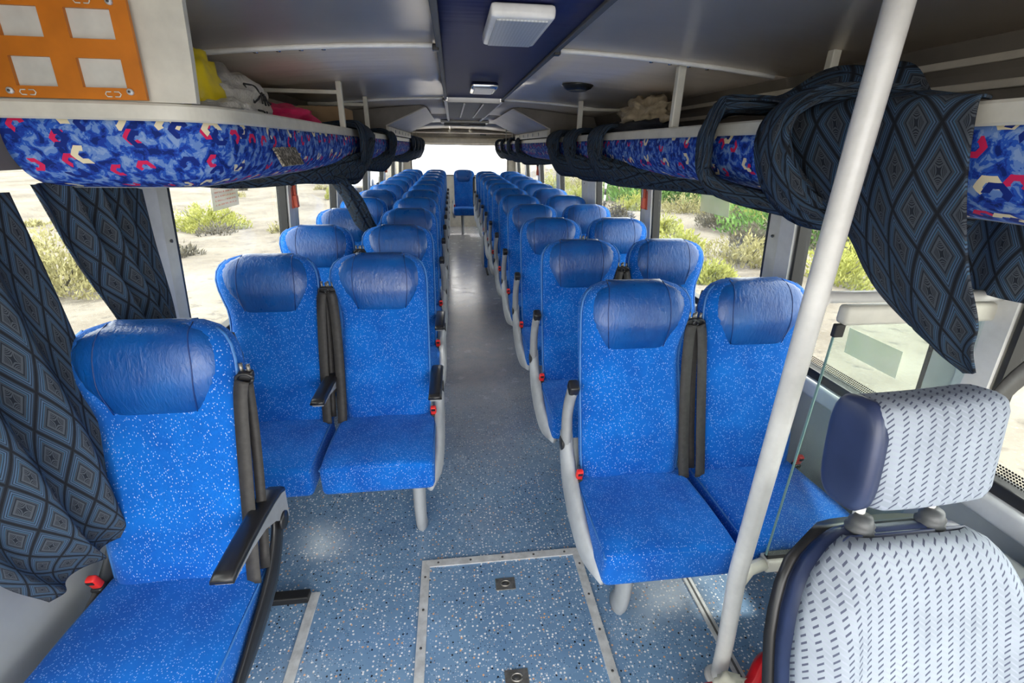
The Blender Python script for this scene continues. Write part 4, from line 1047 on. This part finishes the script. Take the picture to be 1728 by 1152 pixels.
c2 = cloth([[(-1.085, 1.19, 1.47), (-1.08, 1.32, 1.47), (-1.08, 1.45, 1.465), (-1.085, 1.585, 1.46)],
            [(-1.09, 1.245, 1.28), (-1.075, 1.36, 1.28), (-1.08, 1.47, 1.28), (-1.095, 1.60, 1.28)],
            [(-1.10, 1.33, 1.10), (-1.075, 1.42, 1.09), (-1.08, 1.51, 1.08), (-1.105, 1.615, 1.07)],
            [(-1.11, 1.385, .92), (-1.085, 1.45, .90), (-1.085, 1.52, .90), (-1.115, 1.60, .89)],
            [(-1.11, 1.40, .78), (-1.09, 1.46, .76), (-1.09, 1.52, .76), (-1.115, 1.59, .76)]], 56, 44, pleat(4.3, .018, 1), (.85, .85))
solid(tag(obj('window_curtain', mk('wc2', c2, True, False), 'curtain_cloth'), 'dark gathered curtain tied beside the white pillar behind the left foreground seat', 'curtain'), .003)
hk = tag(obj('tie_cord', mk('tco', tube([(-1.02, 1.44, 1.452), (-1.03, 1.50, 1.44), (-1.04, 1.56, 1.438), (-1.03, 1.63, 1.445), (-1.02, 1.70, 1.453)], .005, 6, 14)), 'cream_rail'), 'pale cord hanging under the left rack by the pillar', 'cord')

# big draped curtain at the right front
def drape_fn(p, s, t):
    return p + np.array((.006 - .010 * math.sin(5.5 * s + 2.2 * t) * (.3 + .7 * t) - .005 * math.sin(13 * s - 4 * t) * (.3 + .7 * t), 0, 0))
c3 = cloth([[(.672, .706, 1.643), (.70, .85, 1.668), (.86, 1.0, 1.68), (.86, 1.14, 1.675)],
            [(.658, .700, 1.645), (.675, .85, 1.660), (.72, 1.0, 1.672), (.72, 1.14, 1.67)],
            [(.638, .694, 1.636), (.642, .84, 1.64), (.640, .99, 1.645), (.632, 1.135, 1.645)],
            [(.630, .668, 1.55), (.636, .80, 1.55), (.636, .94, 1.555), (.630, 1.12, 1.565)],
            [(.640, .648, 1.47), (.640, .775, 1.465), (.645, .88, 1.46), (.66, 1.02, 1.475)],
            [(.660, .628, 1.39), (.662, .745, 1.385), (.668, .835, 1.38), (.70, .93, 1.40)],
            [(.690, .606, 1.31), (.685, .705, 1.30), (.695, .79, 1.30), (.73, .865, 1.315)],
            [(.705, .606, 1.262), (.70, .660, 1.24), (.71, .715, 1.245), (.74, .755, 1.265)],
            [(.715, .595, 1.225), (.71, .612, 1.214), (.715, .630, 1.214), (.74, .650, 1.225)]], 64, 80, drape_fn, (.46, .76))
solid(tag(obj('draped_curtain', mk('dc', c3, True, False), 'curtain_cloth'), 'big diamond patterned curtain draped over the right rack with pointed end hanging down', 'curtain'), .004)
# its rolled rear part wound round the rack, and the dark part hanging behind
bundle('rolled part of the curtain wound round the right rack behind the pole', [(.86, 1.05, 1.68), (.76, 1.09, 1.685), (.67, 1.12, 1.675), (.622, 1.13, 1.63), (.615, 1.12, 1.56), (.635, 1.08, 1.49), (.69, 1.03, 1.435), (.80, .97, 1.425), (.98, .92, 1.44)],
       [.07, .085, .09, .085, .08, .07, .06, .05, .05], [.02, .02, .02, .018, .018, .02, .024, .024, .024], 40, 8, None, .24, .9)
c4 = cloth([[(1.05, .45, 1.455), (1.05, .66, 1.455), (1.045, .88, 1.455), (1.04, 1.08, 1.455)], [(1.065, .46, 1.36), (1.06, .66, 1.36), (1.055, .88, 1.36), (1.045, 1.06, 1.37)], [(1.075, .48, 1.27), (1.07, .67, 1.265), (1.06, .86, 1.268), (1.05, 1.03, 1.28)]], 48, 16, pleat(4, .014), (.9, .2))
solid(tag(obj('window_curtain', mk('wc4', c4, True, False), 'curtain_cloth'), 'dark curtain bunched under the right rack beside the driver window', 'curtain'), .003)

# ------------------------------------------------------------------ wall fittings
def hammer(s, y, z, label):
    x = s * (wallx(z) - .035); t = thing('emergency_hammer', label, 'hammer', (x, y, z))
    obj('holder', mk('hh', box(-.012, .012, -.018, .018, -.075, -.005, .004), False), 'hammer_red', t)
    obj('handle', mk('hn', tube([(0, 0, -.06), (0, 0, .02), (0, .004, .05)], [.009, .010, .011], 10, 8)), 'hammer_red', t)
    obj('head', mk('hd', join([cyl(.012, .05, 10, 'y', (0, .0, .062)), cyl(.012, .014, 10, 'y', (0, -.031, .062), .003)])), 'black_plastic', t)
    obj('wall_plate', mk('hw', box(min(s * .012, s * .03), max(s * .012, s * .03), -.02, .02, -.08, .06, .003), False), 'hammer_red', t)
hammer(-1, 3.0, 1.285, 'red emergency hammer on the left pillar behind the wrapped curtain')
hammer(1, 3.02, 1.275, 'red emergency hammer on the right pillar behind the second row')
hammer(-1, 7.16, 1.28, 'red emergency hammer on a rear left pillar')
hammer(1, 7.16, 1.26, 'red emergency hammer on a rear right pillar')
def notice(s, y0, y1, z0, z1, mat, label):
    V = [(s * (wallx(z0) + .014), y0, z0), (s * (wallx(z0) + .014), y1, z0), (s * (wallx(z1) + .014), y1, z1), (s * (wallx(z1) + .014), y0, z1)]
    V += [(v[0] - s * .0008, v[1], v[2]) for v in V]
    me = mk('notice', (V, [(0, 1, 2, 3), (7, 6, 5, 4), (0, 4, 5, 1), (1, 5, 6, 2), (2, 6, 7, 3), (3, 7, 4, 0)], [(0, 0), (1, 0), (1, 1), (0, 1)] * 2), False)
    tag(obj('window_notice', me, mat), label, 'notice')
notice(-1, 2.09, 2.34, 1.30, 1.40, 'notice_paper', 'faded paper notice with red lettering on the left window')
notice(1, 2.10, 2.37, 1.27, 1.36, 'notice_plain', 'faded greenish paper stuck on the right window')
notice(1, 1.10, 1.30, .93, 1.02, 'notice_plain', 'pale paper stuck on the window beside the partition')

# ------------------------------------------------------------------ outdoors
GZ = -1.0
n_ = 90; xs = np.concatenate([-np.geomspace(120, 2, n_ // 2), np.geomspace(2, 120, n_ // 2)]); ys = np.linspace(-30, 130, 100)
from mathutils import noise as mnoise
V = []
for y in ys:
    for x in xs:
        V.append((x, y, GZ - .06 + (.16 * mnoise.noise(Vector((x * .3, y * .3, 0))) + .05 * mnoise.noise(Vector((x * 1.3, y * 1.3, 4)))) * min(1, max(0, (abs(x) - 1.5) / 2))))
k = len(xs); Fc = [(i * k + j, i * k + j + 1, (i + 1) * k + j + 1, (i + 1) * k + j) for i in range(len(ys) - 1) for j in range(k - 1)]
gd = obj('ground', mesh('ground', V, Fc), 'desert_sand'); gd['kind'] = 'structure'
def bush_mesh(w_, h_, n, blade, seed, up_=.6):
    r_ = np.random.RandomState(seed); V = []; Fc = []
    for i in range(n):
        th, q, zz = r_.rand() * 6.283, r_.rand() ** .5, r_.rand()
        lump = .75 + .35 * math.sin(3 * th + seed) * .5 + .2 * math.sin(5 * th + 2 * seed)
        rad = w_ / 2 * q * lump; zc = h_ * zz * math.sqrt(max(.05, 1 - (q * .92) ** 2)) * (.8 + .35 * math.sin(4 * th + seed + 5 * q))
        p = np.array((rad * math.cos(th), rad * math.sin(th), zc)); d = np.array((math.cos(th) * .6 + r_.randn() * .4, math.sin(th) * .6 + r_.randn() * .4, up_ + r_.rand())); d /= np.linalg.norm(d)
        sd_ = np.cross(d, r_.randn(3)); sd_ /= np.linalg.norm(sd_) + 1e-9; l = blade * (.6 + r_.rand()); b = len(V)
        V += [p - sd_ * l * .22, p + sd_ * l * .22, p + d * l]; Fc.append((b, b + 1, b + 2))
    return mesh('bush', V, Fc, None, False)
def bush(x, y, w_, h_, mat, label, group, seed, n=900, blade=.16):
    t = thing('bush', label, 'bush', (x, y, GZ - .08), group)
    obj('foliage', bush_mesh(w_, h_, n, blade, seed), mat, t)
    obj('stem', mk('stem', join([tube([(0, 0, -.05), (.12 * w_ * math.cos(a), .12 * w_ * math.sin(a), h_ * .35), (.3 * w_ * math.cos(a), .3 * w_ * math.sin(a), h_ * .7)], [.03, .02, .008], 5)[:2] for a in (.3, 2.2, 4.4)])), 'leaf_grey', t)
sd0 = 20
for (x, y, w_, h_, mt, lab) in ((-8.3, 16.8, 2.6, .75, 'leaf_yellow', 'round yellow green bush on the sand seen through the second left window'),
                                (-7.6, 9.4, 2.4, 1.15, 'leaf_dry', 'pale dry bush seen between the two left curtains'),
                                (-6.2, 26.5, 1.6, .8, 'leaf_yellow', 'small bush seen through the third left window')):
    bush(x, y, w_, h_, mt, lab, None, sd0, 5000, .075); sd0 += 1
bush(13.2, 24.5, 10.5, 3.1, 'leaf_green', 'large bright green spreading shrub beyond the right windows', None, 31, 14000, .24)
bush(11.2, 14.0, 5.0, 2.3, 'leaf_green', 'dense green shrub seen beside the grab pole', None, 32, 8000, .14)
bush(7.9, 5.3, 1.9, 1.0, 'leaf_yellow', 'yellow green bush seen at the right edge beside the driver seat', None, 33, 4000, .06)
GR = 'dry shrubs right of the bus'
rr = random.Random(5)
spots = [(6.2, 12.4, 1.8, .6), (7.2, 10.8, 2.0, .7), (8.2, 8.9, 1.9, .75), (9.8, 16.5, 2.6, .8), (7.0, 15.5, 1.7, .6), (10.3, 20.5, 3.0, .9), (8.3, 21.5, 2.0, .8), (6.3, 18.5, 1.6, .6), (11.2, 17.2, 2.4, .9), (12.5, 20, 3, 1.0), (5.4, 9.3, 1.4, .4), (8.9, 12.9, 2.2, .7),
         (7.6, 27, 2.4, 1.0), (9.6, 27, 2.6, 1.1), (6.3, 25, 1.8, .8), (10.5, 11.5, 2.2, .8), (6.8, 33, 3, 1.3), (8.8, 34, 3, 1.4), (9.6, 9.8, 2.0, .9), (13.5, 16.0, 3.0, 1.2)]
for i, (x, y, w_, h_) in enumerate(spots):
    bush(x, y, w_, h_, ('leaf_yellow', 'leaf_dry', 'leaf_yellow', 'leaf_grey')[i % 4], ('yellow green desert shrub', 'pale straw coloured desert shrub', 'yellow green desert shrub', 'grey leafless desert shrub')[i % 4] + ' on the sand beyond the right windows', GR + (', yellow green', ', straw coloured', ', yellow green', ', grey')[i % 4], 50 + i, 2200, .085)
GL = 'dry tufts left of the bus'
for i in range(16):
    x, y = -rr.uniform(5.5, 15), rr.uniform(11, 32)
    bush(x, y, rr.uniform(.6, 1.4), rr.uniform(.15, .4), ('leaf_dry', 'leaf_grey')[i % 2], ('small straw coloured tuft', 'small grey tuft')[i % 2] + ' on the sand beyond the left windows', GL + (', straw coloured', ', grey')[i % 2], 90 + i, 300, .09)
for i in range(20):
    s = -1 if i % 2 else 1; x, y = s * rr.uniform(4, 13), rr.uniform(5, 24); q = rr.uniform(.06, .22)
    o = obj('stone', blob('stone', (q, q * rr.uniform(.6, 1), q * .6), 2, .3, 3, i), 'stone', None, (x, y, GZ - .02)); o.rotation_euler = (0, 0, rr.uniform(0, 6))
    tag(o, 'small grey stone lying on the sand beyond the %s windows' % ('left' if s < 0 else 'right'), 'stone', 'stones %s of the bus' % ('left' if s < 0 else 'right'))
# striped marker post
mp = thing('marker_post', 'black and white striped marker post standing outside the right windows', 'post', (7.1, 22.5, GZ - .05))
for i in range(8): obj('stripe', mk('mps', cyl(.055, .28, 10, 'z', (0, 0, .14 + i * .28))), 'post_white' if i % 2 else 'post_black', mp)
# white van far behind on the left
vn = thing('van', 'white van parked far behind the bus on the left', 'van', (-5.8, 31.0, GZ + .02))
def side_poly(pts, x0, x1):
    n = len(pts); V = [(x0, y, z) for y, z in pts] + [(x1, y, z) for y, z in pts]
    return V, [(i, (i + 1) % n, n + (i + 1) % n, n + i) for i in range(n)] + [tuple(range(n - 1, -1, -1)), tuple(range(n, 2 * n))]
obj('body', mk('vb', side_poly([(-2.2, .35), (-2.25, .95), (-1.5, 1.15), (-.9, 1.85), (2.2, 1.9), (2.3, .35)], -.9, .9), False), 'van_white', vn)
obj('windscreen', mk('vw', ([(-.8, -1.46, 1.2), (.8, -1.46, 1.2), (.72, -.98, 1.78), (-.72, -.98, 1.78), (-.8, -1.49, 1.2), (.8, -1.49, 1.2), (.72, -1.01, 1.78), (-.72, -1.01, 1.78)], [(0, 1, 2, 3), (4, 5, 6, 7), (0, 1, 5, 4), (2, 3, 7, 6), (0, 3, 7, 4), (1, 2, 6, 5)]), False), 'van_glass', vn)
for x in (-.92, .92): obj('side_window', mk('vs', box(x - .01, x + .01, -.7, 1.9, 1.2, 1.7, .004), False), 'van_glass', vn)
for x in (-.85, .85):
    for y in (-1.4, 1.4): obj('wheel', mk('vwh', cyl(.34, .2, 18, 'x', (x, y, .34))), 'black_rubber', vn)
